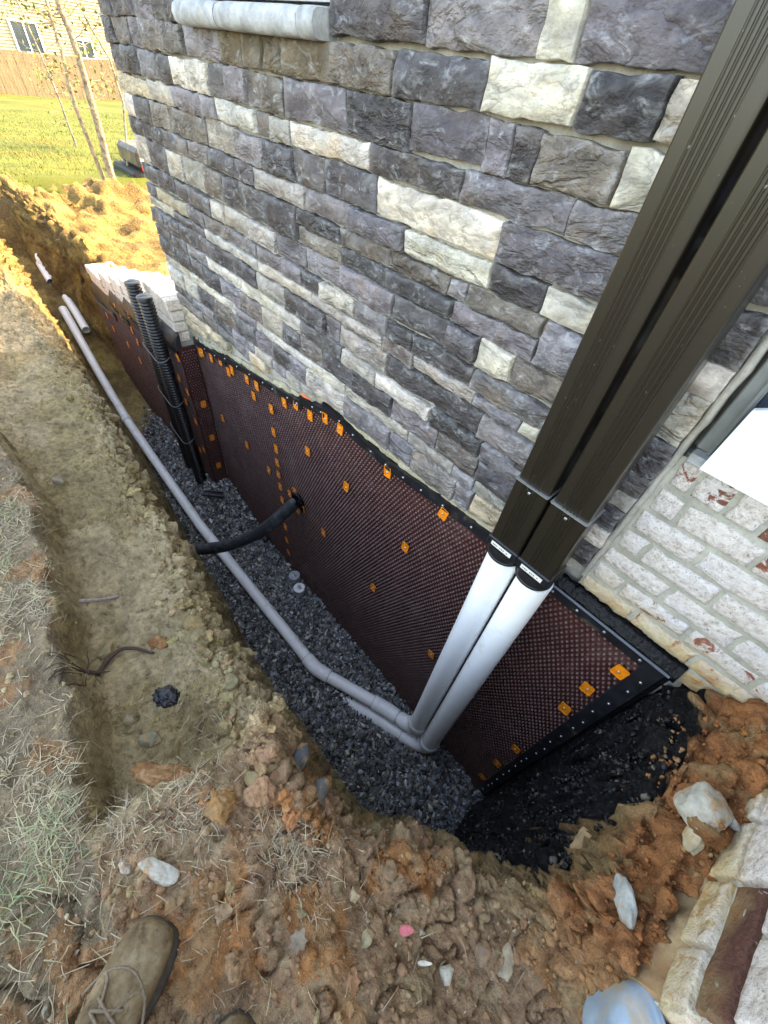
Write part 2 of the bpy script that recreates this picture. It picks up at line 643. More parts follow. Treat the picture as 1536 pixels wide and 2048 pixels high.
def m_leather():
    t = NT('worn_tan_leather')
    n1 = t.noise(22, 6, .65)
    n2 = t.noise(110, 5, .65)
    c = t.ramp(n1, [(.3, (.075, .045, .022)), (.5, (.17, .115, .06)), (.7, (.30, .235, .145))])
    c = t.mix(t.ramp(n2, [(.3, .6), (.44, 0)]), c, (.035, .022, .012))
    c = t.mix(t.ramp(t.noise(16, 5, .7), [(.52, 0), (.66, .75)]), c, (.30, .22, .12))
    return t.fin(c, .72, t.bump(t.math('ADD', n1, t.math('MULTIPLY', n2, .5)), .6, .005), spec=.3)


M['leather'] = m_leather()
M['wing_brick'] = m_brick('pale_wing_brick', .22)

# ------------------------------------------------------------------ ground
LIP = [(-7.5, .16), (-6.4, .22), (-5.5, .28), (-4.0, .27), (-3.1, .25), (-2.45, .25), (-1.94, .22), (-1.55, .19), (-1.06, .16),
       (-.8, .13), (-.48, .14), (-.31, .12), (-.09, .12), (.05, .25), (.22, .32), (.34, .38), (.375, .50), (.375, .66),
       (.345, .85), (.285, 1.0), (.28, 1.6), (-3.0, 1.6), (-3.1, 1.13), (-5.15, 1.06), (-5.6, .98), (-6.4, .90), (-7.5, .78)]
TOE = [(-7.0, .42), (-5.6, .56), (-4.4, .58), (-3.5, .55), (-2.7, .45), (-2.0, .36), (-1.3, .33), (-.8, .35), (-.28, .36),
       (.1, .54), (.275, .65), (.28, 1.55), (-3.0, 1.55), (-3.1, 1.08), (-5.0, 1.0), (-5.3, .90), (-6.3, .72), (-7.0, .62)]
TURF = ([-12, -2.4, -1.94, -1.58, -1.0, -.76, -.56, -.40, 2], [-.30, -.26, -.21, -.19, -.27, -.30, -.34, -.36, -.36])


def poly_dist(x, y, poly):
    best = np.full(len(x), 1e9)
    ins = np.zeros(len(x), bool)
    n = len(poly)
    for k in range(n):
        ax, ay = poly[k]
        bx, by = poly[(k + 1) % n]
        dx, dy = bx - ax, by - ay
        t = np.clip(((x - ax) * dx + (y - ay) * dy) / (dx * dx + dy * dy), 0, 1)
        best = np.minimum(best, (x - ax - t * dx) ** 2 + (y - ay - t * dy) ** 2)
        if ay != by:
            ins ^= ((ay > y) != (by > y)) & (x < (bx - ax) * (y - ay) / (by - ay) + ax)
    d = np.sqrt(best)
    return np.where(ins, -d, d)


def floor_z(x):
    return np.interp(x, [-7.5, -6.6, -5.9, -5.2, -4.4, -3.5, 9], [-1.75, -2.08, -2.30, -2.70, -2.93, -3.09, -3.09])


def gravel_z(x, y):
    z = np.full(np.shape(x), -3.05)
    z = z + .25 * S((-2.15 - x) / .8) * S((y - .52) / .35)
    return z


def ground_h(x, y):
    P = np.stack([x, y, np.zeros_like(x)], 1)
    w1 = fbm(P, 3.1, 4, 1)
    w2 = fbm(P, 3.4, 4, 5)
    near = S((x + 3.5) / 2)
    amp = .028
    xw, yw = x + amp * w1, y + amp * w2 * (1 - .6 * S((y - .75) / .2))
    dl = poly_dist(xw, yw, LIP)
    dt = poly_dist(xw, yw, TOE)
    # surface outside the trench
    turf = np.interp(x, *TURF) + .03 * fbm(P, 7, 3, 9)
    bench = S((y - turf) / .042) * S((-.40 + .05 * w1 - x) / .10)
    B = -1.20 + .012 * w2
    B = B - .175 * bench
    B = B - .13 * S((y + .12) / .30) * S((x + .42) / .15)                      # foreground falls to the lip
    rig = S((x - .18) / .22) * S((y - .22) / .18)
    B = B * (1 - rig) + rig * (-1.175 + .075 * S((y - .45) / .45) + .092 * S((x - .395) / .05) + .045 * S((y - .84) / .12) + .02 * w2 + .05 * np.exp(-((x - .37) ** 2 + (y - .47) ** 2) / .004))
    far = S((-3.6 - x) / 1.6)
    B = B * (1 - far) + far * (-1.36 + .05 * fbm(P, 1.1, 4, 20) - .9 * S((-7.75 - x) / .8))
    fr = S((y - .75) / .4) * S((-2.9 - x) / .5)
    B = B * (1 - fr) + fr * (-1.56 + .06 * fbm(P, 1.3, 4, 23) + .12 * S((-3.6 - x) / -1.0))
    heap = np.exp(-((x + 7.2) / 1.0) ** 2) * (S((y + .8) / .8)) * (1 - S((y - 2.6) / 1.2))
    B = B + heap * (.07 + .16 * fbm(P, 2.6, 5, 31)) * np.where(dl < 0, 0, S(dl / .35))
    ridge = np.exp(-((dl - .075) / .045) ** 2) * (1 - rig) * (1 - far) * (.5 + .9 * S((w1 + .5)))
    B = B + .022 * ridge * (x < .1)
    B = B - .06 * S((.06 - dl) / .06) * (1 - rig)
    fl = floor_z(x)
    t = np.clip(dl, -9, 0) * -1 / np.maximum(1e-4, np.clip(-dl, 0, 9) + np.clip(dt, 0, 9))
    t = np.where(dl >= 0, 0, t)
    # t = 0 at the lip, 1 at the toe: steep face with a rounded shoulder
    prof = S(np.clip(t * 1.02, 0, 1)) * .35 + .65 * np.clip(t, 0, 1)
    z = B * (1 - prof) + fl * prof
    return z, dl, dt, t, bench, rig, far, w1, w2


def axis_nodes(spec):
    out = []
    for a, b, s in spec:
        n = max(1, int(round(abs(b - a) / s)))
        out += list(np.linspace(a, b, n, endpoint=False))
    out.append(spec[-1][1])
    return np.array(out)


GX = axis_nodes([(-13, -7, .06), (-7, -4, .025), (-4, -2, .014), (-2, -.8, .008), (-.8, .62, .005), (.62, 1.6, .02), (1.6, 4, .12)])
GY = axis_nodes([(-6, -3, .25), (-3, -.65, .04), (-.65, .06, .006), (.06, .47, .003), (.47, 1.06, .009), (1.06, 3, .04), (3, 9, .15)])
gx, gy = np.meshgrid(GX, GY, indexing='ij')
x, y = gx.ravel(), gy.ravel()
z, dl, dt, tf, bench, rig, far, w1, w2 = ground_h(x, y)
P3 = np.stack([x, y, z], 1)
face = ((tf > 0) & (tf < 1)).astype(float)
lipband = np.exp(-(np.where(dl > 0, dl / .10, dl / .12)) ** 2)
fore = S((x + .45) / .12) * (1 - rig) * (dl > -.05)
turfm = (1 - bench) * S((np.interp(x, *TURF) + .05 - y) / .06) * (x < .5)
# clods: cellular lumps, strong along the lip, weak on the scraped bench
b0, b02, hid0 = worley(P3 + .02 * np.stack([w1, w2, w1], 1), 10.5, 4)
lump0 = np.clip(b02 - b0, 0, .5) / .5
b1, b2, hid = worley(P3 + .012 * np.stack([w2, w1, w2], 1), 19, 1)
b1b, b2b, hidb = worley(P3, 42, 2)
lump = np.clip(b2 - b1, 0, .6) / .6
lumpb = np.clip(b2b - b1b, 0, .6) / .6
cl_amp = .030 * lipband + .012 * fore + .020 * rig * (dl > -.1) + .010 * face + .003 + .05 * far
cl_amp = cl_amp * (1 - .75 * bench * (1 - lipband))
hn = ((hid * 37) % 101) / 101.
disp = cl_amp * (lump ** .6 * (.4 + hn) - .3) + .35 * cl_amp * (lumpb ** .6 - .4)
disp += (.052 * lipband * (1 - .6 * fore) + .010 * fore + .014 * rig * (dl > -.1)) * (lump0 ** .5 - .55) * (far < .6)
disp += .008 * fbm(P3, 9, 5, 40) + .0035 * fbm(P3, 40, 3, 44)
# drag marks of the bucket on the bench
Pb = np.stack([x * 5, y * 26 + x * 4, z * 0], 1)
disp += bench * (.009 * fbm(Pb, 1.0, 4, 50)) - bench * .010 * np.exp(-(np.abs(fbm(P3, 9, 4, 52)) / .03) ** 2)
crack = np.abs(fbm(P3, 5.5, 3, 60))
disp -= .018 * np.exp(-(crack / .035) ** 2) * (fore * .9 + rig * .8 + .2) * (far < .5)
disp += (.06 * far * fbm(P3, 2.6, 5, 70, .6) + .05 * S((-5.6 - x) / 1.0) * far * (np.abs(fbm(P3, 4.5, 4, 72)) - .25)) * (dl > -.05)
floorm = (tf >= 1)
disp[floorm] *= .4
# displace along an outward direction: up on flats, sideways on the faces
eps = 1
Z2 = z.reshape(gx.shape)
zx = np.gradient(Z2, GX, axis=0).ravel()
zy = np.gradient(Z2, GY, axis=1).ravel()
nrm = np.stack([-zx, -zy, np.ones_like(zx)], 1)
nrm /= np.linalg.norm(nrm, axis=1)[:, None]
disp *= 1 - .50 * S((.8 - nrm[:, 2]) / .6) * (far < .5)
V = P3 + nrm * disp[:, None]
GZ = V[:, 2].reshape(gx.shape)


def ground_z(px, py):
    i = np.clip(np.searchsorted(GX, px) - 1, 0, len(GX) - 2)
    j = np.clip(np.searchsorted(GY, py) - 1, 0, len(GY) - 2)
    u = (px - GX[i]) / (GX[i + 1] - GX[i])
    v = (py - GY[j]) / (GY[j + 1] - GY[j])
    return (GZ[i, j] * (1 - u) * (1 - v) + GZ[i + 1, j] * u * (1 - v) + GZ[i, j + 1] * (1 - u) * v + GZ[i + 1, j + 1] * u * v)


OLIVE, TAN, ORANGE, BROWN, RED, GREY = [np.array(c) for c in ((.330, .252, .128), (.415, .325, .190), (.410, .185, .070), (.335, .208, .120), (.330, .130, .048), (.260, .198, .125))]


def soil_color(P, bench, fore, rig, far, face, lipband):
    n = len(P)
    a = S((fbm(P, 4.5, 5, 80) + .25) / .6)[:, None]
    b = S((fbm(P, 8, 5, 84) - .16) / .35)[:, None]
    c = S((fbm(P, 14, 4, 88) - .12) / .25)[:, None]
    base = OLIVE * (1 - a) + TAN * a
    fcol = BROWN * (1 - b) + ORANGE * b
    fcol = fcol * (1 - c * .4) + TAN * c * .4
    rcol = RED * (1 - c * .45) + OLIVE * c * .45
    near = np.array(fore)[:, None]
    C = base * (1 - near) + fcol * near
    turfc = GREY * (1 - b * .6) + ORANGE * b * .6
    C = np.where((turfm[:, None] if len(turfm) == n else 0) > .5, turfc, C)
    rg = np.array(rig)[:, None]
    C = C * (1 - rg) + rcol * rg
    fa = np.array(far)[:, None]
    C = C * (1 - fa) + (np.array([.28, .200, .070]) * (1 - a) + np.array([.15, .100, .040]) * a) * fa
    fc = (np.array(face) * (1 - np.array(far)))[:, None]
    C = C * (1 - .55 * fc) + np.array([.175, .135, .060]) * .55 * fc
    return C


fore_c = np.clip(fore + lipband * .0, 0, 1)
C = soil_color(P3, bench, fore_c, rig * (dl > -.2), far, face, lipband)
# tar sprayed over the end of the dig next to the foundation
tn = .05 * fbm(P3, 9, 4, 95)
tar = S((x + .10 * (y - .65) + tn - .235) / .03) * (1 - S((x + tn * .6 - np.interp(y, [.35, .5, .7, .85, 1.0], [.300, .335, .365, .355, .335])) / .03)) * S((y - .36 + tn) / .05) * (y < 1.08)
tar = np.maximum(tar, S((x - .18) / .05) * (1 - S((x + tn - .335) / .02)) * S((y - .60) / .08) * (y < 1.08) * (z < -1.25))
nu, nv = len(GX), len(GY)
idx = np.arange(nu * nv).reshape(nu, nv)
Fq = np.stack([idx[:-1, :-1].ravel(), idx[1:, :-1].ravel(), idx[1:, 1:].ravel(), idx[:-1, 1:].ravel()], 1)
fxm = x[Fq].mean(1)
fym = y[Fq].mean(1)
keep = (fxm > -8.25) & ~((fxm > -2.9) & (fym > 1.35)) & ~((fxm > -.6) & (fym > 1.12)) & ~((fxm > .75) & (fym > .6))
ground = np_mesh('ground', V, Fq[keep], M['soil'], None, True, C, {'tar': tar})
tag(ground, kind='structure')

# ------------------------------------------------------------------ lawn beyond the dig
LX = axis_nodes([(-90, -40, 4), (-40, -20, 1), (-20, -8.5, .25), (-8.5, -7.2, .1)])
LY = axis_nodes([(-60, -10, 5), (-10, -2, .6), (-2, 6, .25), (6, 20, .8), (20, 90, 7)])


def lawn_z(px, py):
    P = np.stack([px, py, np.zeros_like(px)], 1)
    return np.interp(px, [-90, -38, -20, -9.5, -8.0, -7.7, -7.2], [-3.4, -3.15, -2.15, -1.50, -1.47, -1.62, -2.6]) + .05 * fbm(P, .35, 3, 3)


lx, ly = [a.ravel() for a in np.meshgrid(LX, LY, indexing='ij')]
LV = np.stack([lx, ly, lawn_z(lx, ly)], 1)
li = np.arange(len(LX) * len(LY)).reshape(len(LX), len(LY))
LF = np.stack([li[:-1, :-1].ravel(), li[1:, :-1].ravel(), li[1:, 1:].ravel(), li[:-1, 1:].ravel()], 1)
lc = np.array([.075, .095, .017]) * (1 + .35 * fbm(LV, .9, 4, 8))[:, None] + np.array([.04, .012, .0]) * S(fbm(LV, .7, 3, 12))[:, None]
lawn = np_mesh('lawn', LV, LF, m_clod('lawn_soil'), None, True, np.clip(lc, .01, 1))
tag(lawn, kind='structure')


# ------------------------------------------------------------------ scatter helpers
def scatter(name, base_v, base_f, pos, scl, rot, colr, mat, smooth=False, parent=None):
    """join many transformed copies of small shapes into one mesh; base_v (k variants, n, 3)"""
    n = len(pos)
    k = rng.integers(0, len(base_v), n)
    bv = base_v[k] * scl[:, None, :]
    vv = np.einsum('nij,nvj->nvi', rot, bv) + pos[:, None, :]
    nvv = base_v.shape[1]
    ff = (base_f[None] + (np.arange(n) * nvv)[:, None, None]).reshape(-1, base_f.shape[1])
    cc = np.repeat(colr, nvv, axis=0)
    return np_mesh(name, vv.reshape(-1, 3), ff, mat, parent, smooth, cc)


def rand_rot(n):
    q = rng.normal(size=(n, 4))
    q /= np.linalg.norm(q, axis=1)[:, None]
    w, a, b, c = q.T
    return np.stack([np.stack([1 - 2 * (b * b + c * c), 2 * (a * b - c * w), 2 * (a * c + b * w)], 1),
                     np.stack([2 * (a * b + c * w), 1 - 2 * (a * a + c * c), 2 * (b * c - a * w)], 1),
                     np.stack([2 * (a * c - b * w), 2 * (b * c + a * w), 1 - 2 * (a * a + b * b)], 1)], 1)


def icosa():
    p = (1 + 5 ** .5) / 2
    v = np.array([(-1, p, 0), (1, p, 0), (-1, -p, 0), (1, -p, 0), (0, -1, p), (0, 1, p), (0, -1, -p), (0, 1, -p), (p, 0, -1), (p, 0, 1), (-p, 0, -1), (-p, 0, 1)], float)
    v /= np.linalg.norm(v[0])
    f = np.array([(0, 11, 5), (0, 5, 1), (0, 1, 7), (0, 7, 10), (0, 10, 11), (1, 5, 9), (5, 11, 4), (11, 10, 2), (10, 7, 6), (7, 1, 8), (3, 9, 4), (3, 4, 2), (3, 2, 6), (3, 6, 8), (3, 8, 9), (4, 9, 5), (2, 4, 11), (6, 2, 10), (8, 6, 7), (9, 8, 1)])
    return v, f


def subdiv(v, f):
    v = list(map(tuple, v))
    cache = {}

    def mid(a, b):
        k = (min(a, b), max(a, b))
        if k not in cache:
            m = (np.array(v[a]) + np.array(v[b])) / 2
            m /= np.linalg.norm(m)
            cache[k] = len(v)
            v.append(tuple(m))
        return cache[k]
    nf = []
    for a, b, c in f:
        ab, bc, ca = mid(a, b), mid(b, c), mid(c, a)
        nf += [(a, ab, ca), (b, bc, ab), (c, ca, bc), (ab, bc, ca)]
    return np.array(v), np.array(nf)


ICO_V, ICO_F = icosa()
IC2_V, IC2_F = subdiv(ICO_V, ICO_F)
IC3_V, IC3_F = subdiv(IC2_V, IC2_F)
IC4_V, IC4_F = subdiv(IC3_V, IC3_F)
chip_var = np.stack([ICO_V * (1 + .28 * rng.normal(size=(12, 1))) * np.array([1, .75, .55]) for _ in range(14)])
clod_var = np.stack([IC2_V * (1 + .42 * fbm(IC2_V + 9 * k, 1.3, 3, k))[:, None] for k in range(12)])


def rock_mesh(seed, size, rough=.3, lv=4, cut=3):
    v, f = (IC4_V, IC4_F) if lv == 4 else (IC3_V, IC3_F)
    v = v.copy()
    rr = np.random.default_rng(seed)
    for _ in range(cut + 4):                     # flat broken faces
        d = rr.normal(size=3)
        d /= np.linalg.norm(d)
        lim = rr.uniform(.55, .85)
        ex = np.clip(v @ d - lim, 0, None)
        v = v - ex[:, None] * d
    r = 1 + rough * (fbm(v + seed * 1.3, 1.6, 5, seed % 9))
    return v * r[:, None] * np.array(size), f


def rock(name, pos, size, rgb, seed, label, cat='rock', rz=0, rough=.25, group=None, mat=None, sink=.3):
    v, f = rock_mesh(seed, size, rough)
    c, s = math.cos(rz), math.sin(rz)
    v = v @ np.array([[c, s, 0], [-s, c, 0], [0, 0, 1]])
    zz = float(ground_z(np.array([pos[0]]), np.array([pos[1]]))[0]) if len(pos) == 2 else pos[2]
    loc = (pos[0], pos[1], zz + size[2] * (1 - 2 * sink))
    o = np_mesh(name, v, f, mat or M['rock'], None, True)
    o.location = loc
    o.color = (*rgb, 1)
    tag(o, label, cat, group)
    return o


# ------------------------------------------------------------------ blocks (stones and bricks)
def block(name, a0, a1, b0, b1, face_d, back_d, mat, parent, rgb, seed, step=.014, rough=.006, edge=.008, outline=.004, alpha=1.0, fr='wall', bulge=.006):
    """a rough faced block: a grid of front vertices, pillowed at its edges, joined to its back.
    fr 'wall': a = X, b = Z, depth = Y.  'left': a = Y, b = Z, depth = X.  'front': as wall"""
    na = max(4, int((a1 - a0) / step))
    nb = max(4, int((b1 - b0) / step))
    ua = np.concatenate([[0, .0], np.linspace(0, 1, na + 1), [1]])[1:]
    sa = np.concatenate([[0], np.linspace(edge * .5 / (a1 - a0), 1 - edge * .5 / (a1 - a0), na), [1]])
    sb = np.concatenate([[0], np.linspace(edge * .5 / (b1 - b0), 1 - edge * .5 / (b1 - b0), nb), [1]])
    A, Bq = np.meshgrid(a0 + sa * (a1 - a0), b0 + sb * (b1 - b0), indexing='ij')
    a, b = A.ravel(), Bq.ravel()
    Q = np.stack([a, b, np.full_like(a, seed * .731)], 1)
    da = np.minimum(a - a0, a1 - a)
    db = np.minimum(b - b0, b1 - b)
    e = np.minimum(da, db)
    pil = 1 - S(e / edge)
    d = face_d + edge * .9 * pil ** 1.5
    lowf = fbm(Q, 8, 4, seed % 13)
    # stepped cleft faces
    q = np.round(fbm(np.stack([a * 9 + b * 4, b * 16 - a * 3, Q[:, 2]], 1), 1.0, 3, (seed * 7) % 11) * 3) / 3
    d = d - rough * (lowf + .9 * q) * (1 - .6 * pil) - bulge * S(e / .035)
    # uneven outline
    ia = (a - a0) / (a1 - a0)
    ib = (b - b0) / (b1 - b0)
    oa = outline * fbm(np.stack([b * 14, Q[:, 2] + np.round(ia), a * 0], 1), 1, 3, 3)
    ob = outline * fbm(np.stack([a * 14, Q[:, 2] + 5 + np.round(ib), a * 0], 1), 1, 3, 4)
    wa = np.abs(ia - .5) * 2
    wb = np.abs(ib - .5) * 2
    a2 = a + oa * wa
    b2 = b + ob * wb
    nA, nB = A.shape
    ii = np.arange(nA * nB).reshape(nA, nB)
    Fq = np.stack([ii[:-1, :-1].ravel(), ii[1:, :-1].ravel(), ii[1:, 1:].ravel(), ii[:-1, 1:].ravel()], 1)
    ring = np.concatenate([ii[:, 0], ii[-1, 1:], ii[-2::-1, -1], ii[0, -2:0:-1]])
    n0 = nA * nB
    m = len(ring)
    rb = np.arange(m) + n0
    sides = np.stack([ring, rb, np.roll(rb, -1), np.roll(ring, -1)], 1)
    a3 = np.concatenate([a2, a2[ring]])
    b3 = np.concatenate([b2, b2[ring]])
    d3 = np.concatenate([d, np.full(m, back_d)])
    F = np.concatenate([Fq, sides])
    if fr == 'wall':
        V = np.stack([a3, d3, b3], 1)
    else:
        V = np.stack([d3, a3, b3], 1)
        F = F[:, ::-1]
    o = np_mesh(name, V, F, mat, parent, True)
    o.color = (*rgb, alpha)
    return o


TONE = dict(d=(.068, .061, .064), m=(.165, .149, .156), b=(.150, .126, .108), w=(.49, .445, .375), l=(.375, .342, .292), t=(.39, .32, .215))


def tone(k):
    c = np.array(TONE[k])
    return tuple(np.clip(c * random.uniform(.72, 1.30) * np.array([random.uniform(.96, 1.05), 1, random.uniform(.95, 1.06)]), 0, .8))


house = empty('house', (-1.5, 1.03, -1.5))
tag(house, 'house corner faced in grey and cream split stone beside white washed brick', 'house')
stone_facing = empty('stone_facing', (0, 0, 0))
stone_facing.parent = house
brick_facing = empty('brick_facing', (0, 0, 0))
brick_facing.parent = house

ROWS = [
    (.118, .036, '-3.13 d -2.97 d -2.74 m -2.52 d -2.21'), (.118, .036, '-1.345 d -1.0 m -.69 w -.61 m -.36 d -.078'),
    (.028, -.051, '-3.13 d -3.02 b -2.83 m -2.68 b -2.46 b -2.28 m -2.15 m -1.98 b -1.835 b -1.72 b -1.59 b -1.35 b -1.09 d -.8 w -.57 d -.41 l -.3 b -.078'),
    (-.060, -.143, '-3.13 d -2.94 d -2.8 m -2.6 d -2.44 w -2.285 w -2.12 d -1.985 m -1.835 b -1.73 b -1.595 m -1.27 d -1.02 m -.77 m -.7 d -.63 b -.44 w -.3 m -.078'),
    (-.152, -.212, '-3.13 t -2.755 l -2.48 m -2.2 m -2.095 l -1.795 b -1.695 l -1.57 w -1.16 d -.815 m -.515 m -.3 d -.078'),
    (-.221, -.304, '-3.13 l -2.99 d -2.79 b -2.58 b -2.21 l -1.965 m -1.755 d -1.565 d -1.385 d -1.125 w -.67 m -.34 l -.21'),
    (-.313, -.372, '-3.13 d -2.71 d -2.55 b -2.42 b -2.245 d -1.995 d -1.845 l -1.505 m -1.255 m -.99 w -.67 d -.51 w -.34 m -.21'),
    (-.383, -.482, '-3.13 l -2.955 d -2.7 l -2.53 l -2.305 b -2.125 d -1.95 d -1.77 d -1.56'), (-.383, -.482, '-.475 m -.33 d -.21'),
    (-.383, -.429, '-1.555 d -1.3 b -1.05 b -.8 m -.73 b -.482'), (-.437, -.486, '-1.555 b -1.29 d -1.05 d -.77 m -.482'),
    (-.497, -.569, '-3.13 d -2.9 d -2.68 d -2.515 d -2.28 l -2.16 l -1.95 l -1.72 m -1.51 m -1.29 m -1.005 d -.77 d -.645 w -.525 b -.35 m -.21'),
    (-.585, -.640, '-3.13 d -2.96 t -2.58 d -2.4 b -2.1 m -1.895 m -1.7 m -1.545 d -1.415 w -1.205 m -1.03 d -.905 d -.64 m -.37 d -.21'),
    (-.649, -.689, '-3.13 w -2.79 d -2.41 l -1.895 l -1.475 l -1.04 b -.885 l -.615 m -.445 w -.375 m -.21'),
    (-.699, -.777, '-3.13 d -2.95 d -2.75 d -2.57 d -2.41 d -2.15 d -1.92 l -1.685 d -1.52 d -1.385 m -1.29 l -1.015 d -.57 m -.35 d -.21'),
    (-.788, -.842, '-3.13 d -2.9 d -2.7 m -2.47 l -2.09 l -1.76 l -1.565 d -1.265 l -1.055 w -.77 d -.535 m -.36 d -.21'),
    (-.853, -.939, '-3.13 d -2.9 d -2.7 d -2.53 d -2.32 m -2.12 b -1.91 l -1.72 d -1.58 b -1.41 d -1.2 d -.965 m -.715 b -.53 d -.35 m -.21'),
    (-.947, -.988, '-3.12 l -2.725 l -2.19 m -1.99 l -1.485 l -1.25 l -.855 l -.62 m -.52 l -.38 m -.21'),
    (-.997, -1.092, '-3.10 l -2.87 l -2.68 d -2.46 b -2.22 m -2.005 m -1.835 d -1.675 m -1.535 l -1.24 m -.95 m -.815 b -.585 m -.51 t -.35 t -.21'),
    (-1.101, -1.152, '-3.08 d -2.8 m -2.51 d -2.27 m -2.04 l -1.86 m -1.72 l -1.49'),
    (-1.160, -1.222, '-3.06 b -2.67 b -2.5 d -2.28 m -2.1 t -1.93'),
    (-1.230, -1.288, '-3.04 t -2.6 t -2.38'), (-1.296, -1.36, '-3.02 t -2.72'),
    # the narrow column of stones between the downspouts and the brick
    (-.235, -.322, '-.205 d -.078'), (-.331, -.388, '-.205 l -.078'), (-.395, -.505, '-.205 l -.078'), (-.512, -.604, '-.205 d -.078'),
    (-.612, -.660, '-.205 d -.078'), (-.668, -.720, '-.205 l -.078'), (-.728, -.800, '-.205 d -.078'), (-.808, -.862, '-.205 l -.078'), (-.870, -.965, '-.205 d -.078'),
]
# courses above the picture, so that the wall goes on
zz = .127
for k in range(5):
    hgt = random.choice((.06, .08, .09))
    xs = [-3.13]
    while xs[-1] < -.3:
        xs.append(xs[-1] + random.uniform(.16, .42))
    xs[-1] = -.078
    s = ''
    row, cut = [], False
    for u, v in zip(xs[:-1], xs[1:]):
        if v > -2.21 and u < -1.345:      # the window opening
            if u < -2.26:
                row.append((u, -2.21))
            elif v > -1.30:
                row.append((-1.345, v))
            continue
        row.append((u, v))
    for u, v in row:
        ROWS.append((zz + hgt, zz, '%.3f %s %.3f' % (u, random.choice('dmbdmlw'), v)))
    zz += hgt + .009

seed = 3
STAIN = (.115, .088, .055)
for z1, z0, s in ROWS:
    tk = s.split()
    for k in range(0, len(tk) - 2, 2):
        xa, t_, xb = float(tk[k]), tk[k + 1], float(tk[k + 2])
        seed += 1
        g = random.uniform(.0015, .0042)
        light = t_ in 'wlt'
        j = random.uniform(-.003, .003)
        block('stone', xa + g, xb - g, z0 + j - .0018, z1 + random.uniform(-.002, .0045), 1.0 - random.uniform(0, .016), 1.06, M['stone'], stone_facing, STAIN if (-2.05 < xa < -1.36 and z1 == .028) else tone(t_), seed,
              step=.009 if xa > -1.3 else .016, rough=.0090 if not light else .0070, edge=random.uniform(.002, .0055), outline=.006)

# mortar behind the stones: a gently uneven sheet that ends along the ragged foot of the facing
mxs = np.linspace(-3.12, -.070, 220)
mzs_t = np.linspace(0, 1, 90)
foot = np.interp(mxs, [-3.12, -2.98, -2.47, -1.9, -1.81, -1.46, -1.44, -.93, -.61, -.38, -.07], [-1.47, -1.45, -1.33, -1.25, -1.23, -1.17, -1.12, -1.12, -1.11, -1.105, -1.00])
MXg, MT = np.meshgrid(mxs, mzs_t, indexing='ij')
MZ = foot[:, None] + (.55 - foot[:, None]) * MT
mp_ = np.stack([MXg.ravel(), np.full(MXg.size, 1.019), MZ.ravel()], 1)
mp_[:, 1] += .004 * fbm(mp_, 18, 4, 6)
ii = np.arange(MXg.size).reshape(MXg.shape)
MF = np.stack([ii[:-1, :-1].ravel(), ii[1:, :-1].ravel(), ii[1:, 1:].ravel(), ii[:-1, 1:].ravel()], 1)
hole = (mp_[MF][:, :, 0].mean(1) > -2.2) & (mp_[MF][:, :, 0].mean(1) < -1.355) & (mp_[MF][:, :, 2].mean(1) > .06)
np_mesh('mortar_bed', mp_, MF[~hole], M['mortar'], stone_facing)
# rough smears of mortar hanging along the foot of the stones
mb = MB()
for k in range(46):
    xx = -3.0 + k * .0627 + random.uniform(-.02, .02)
    fz = float(np.interp(xx, mxs, foot)) - .004
    pts = []
    ln = random.uniform(.03, .09)
    v, f = rock_mesh(900 + k, (ln, .014, random.uniform(.012, .028)), .35, 3)
    mb.add([(p[0] + xx, p[1] + 1.017, p[2] + fz) for p in v], [tuple(q) for q in f], True)
mb.build('mortar_smear', m_mortar('stained_mortar', (.40, .36, .26), (.38, .24, .10)), stone_facing)

# corner bead of mortar where stone ends and brick starts
mb = MB()
n = 60
rings = []
for k in range(n + 1):
    zz = -1.0 + k * (1.75 / n)
    jx = .0035 * math.sin(k * 1.7) + random.uniform(-.0025, .0025)
    rings.append([(-.0785 + jx * .2, 1.004 + random.uniform(-.0015, .0015), zz), (-.067 + jx * .4, 1.006 + random.uniform(-.0015, .0015), zz), (-.063 + jx * .4, 1.05, zz), (-.08, 1.05, zz)])
mb.loft(rings, True)
mb.build('mortar_bead', M['mortar'], stone_facing)

# window in the stone wall and its cast stone sill
mb = MB()
prof = []
for k in range(9):
    an = math.pi * (k / 8) - math.pi / 2
    prof.append((.957 - .026 * math.cos(an), .054 + .030 * math.sin(an)))
prof += [(1.08, .090), (1.08, .024)]
for xa, xb in ((-2.20, -1.895), (-1.889, -1.43), (-1.424, -1.352)):
    mb2 = MB()
    rings = []
    m_ = 10
    for k in range(m_ + 1):
        xx = xa + (xb - xa) * k / m_
        sh = 1 - (.10 if k in (0, m_) else 0)
        rings.append([(xx, .995 + (p[0] - .995) * sh + random.uniform(-.0015, .0015), .055 + (p[1] - .055) * (1 if sh == 1 else .93)) for p in prof])
    mb2.loft(rings, True)
    s_ = mb2.build('window_sill', M['sill'], house)
mb = MB()
mb.box(-2.20, -1.355, 1.0, 1.06, .094, .16, .004).box(-2.20, -2.14, 1.002, 1.06, .162, 1.5, .004).box(-1.415, -1.355, 1.002, 1.06, .162, 1.5, .004).box(-2.138, -1.417, 1.004, 1.055, 1.42, 1.498, .004)
win = mb.build('window_frame', M['vinyl'], house)
MB().box(-2.139, -1.416, 1.03, 1.036, .161, 1.42).build('pane', M['glass'], win)

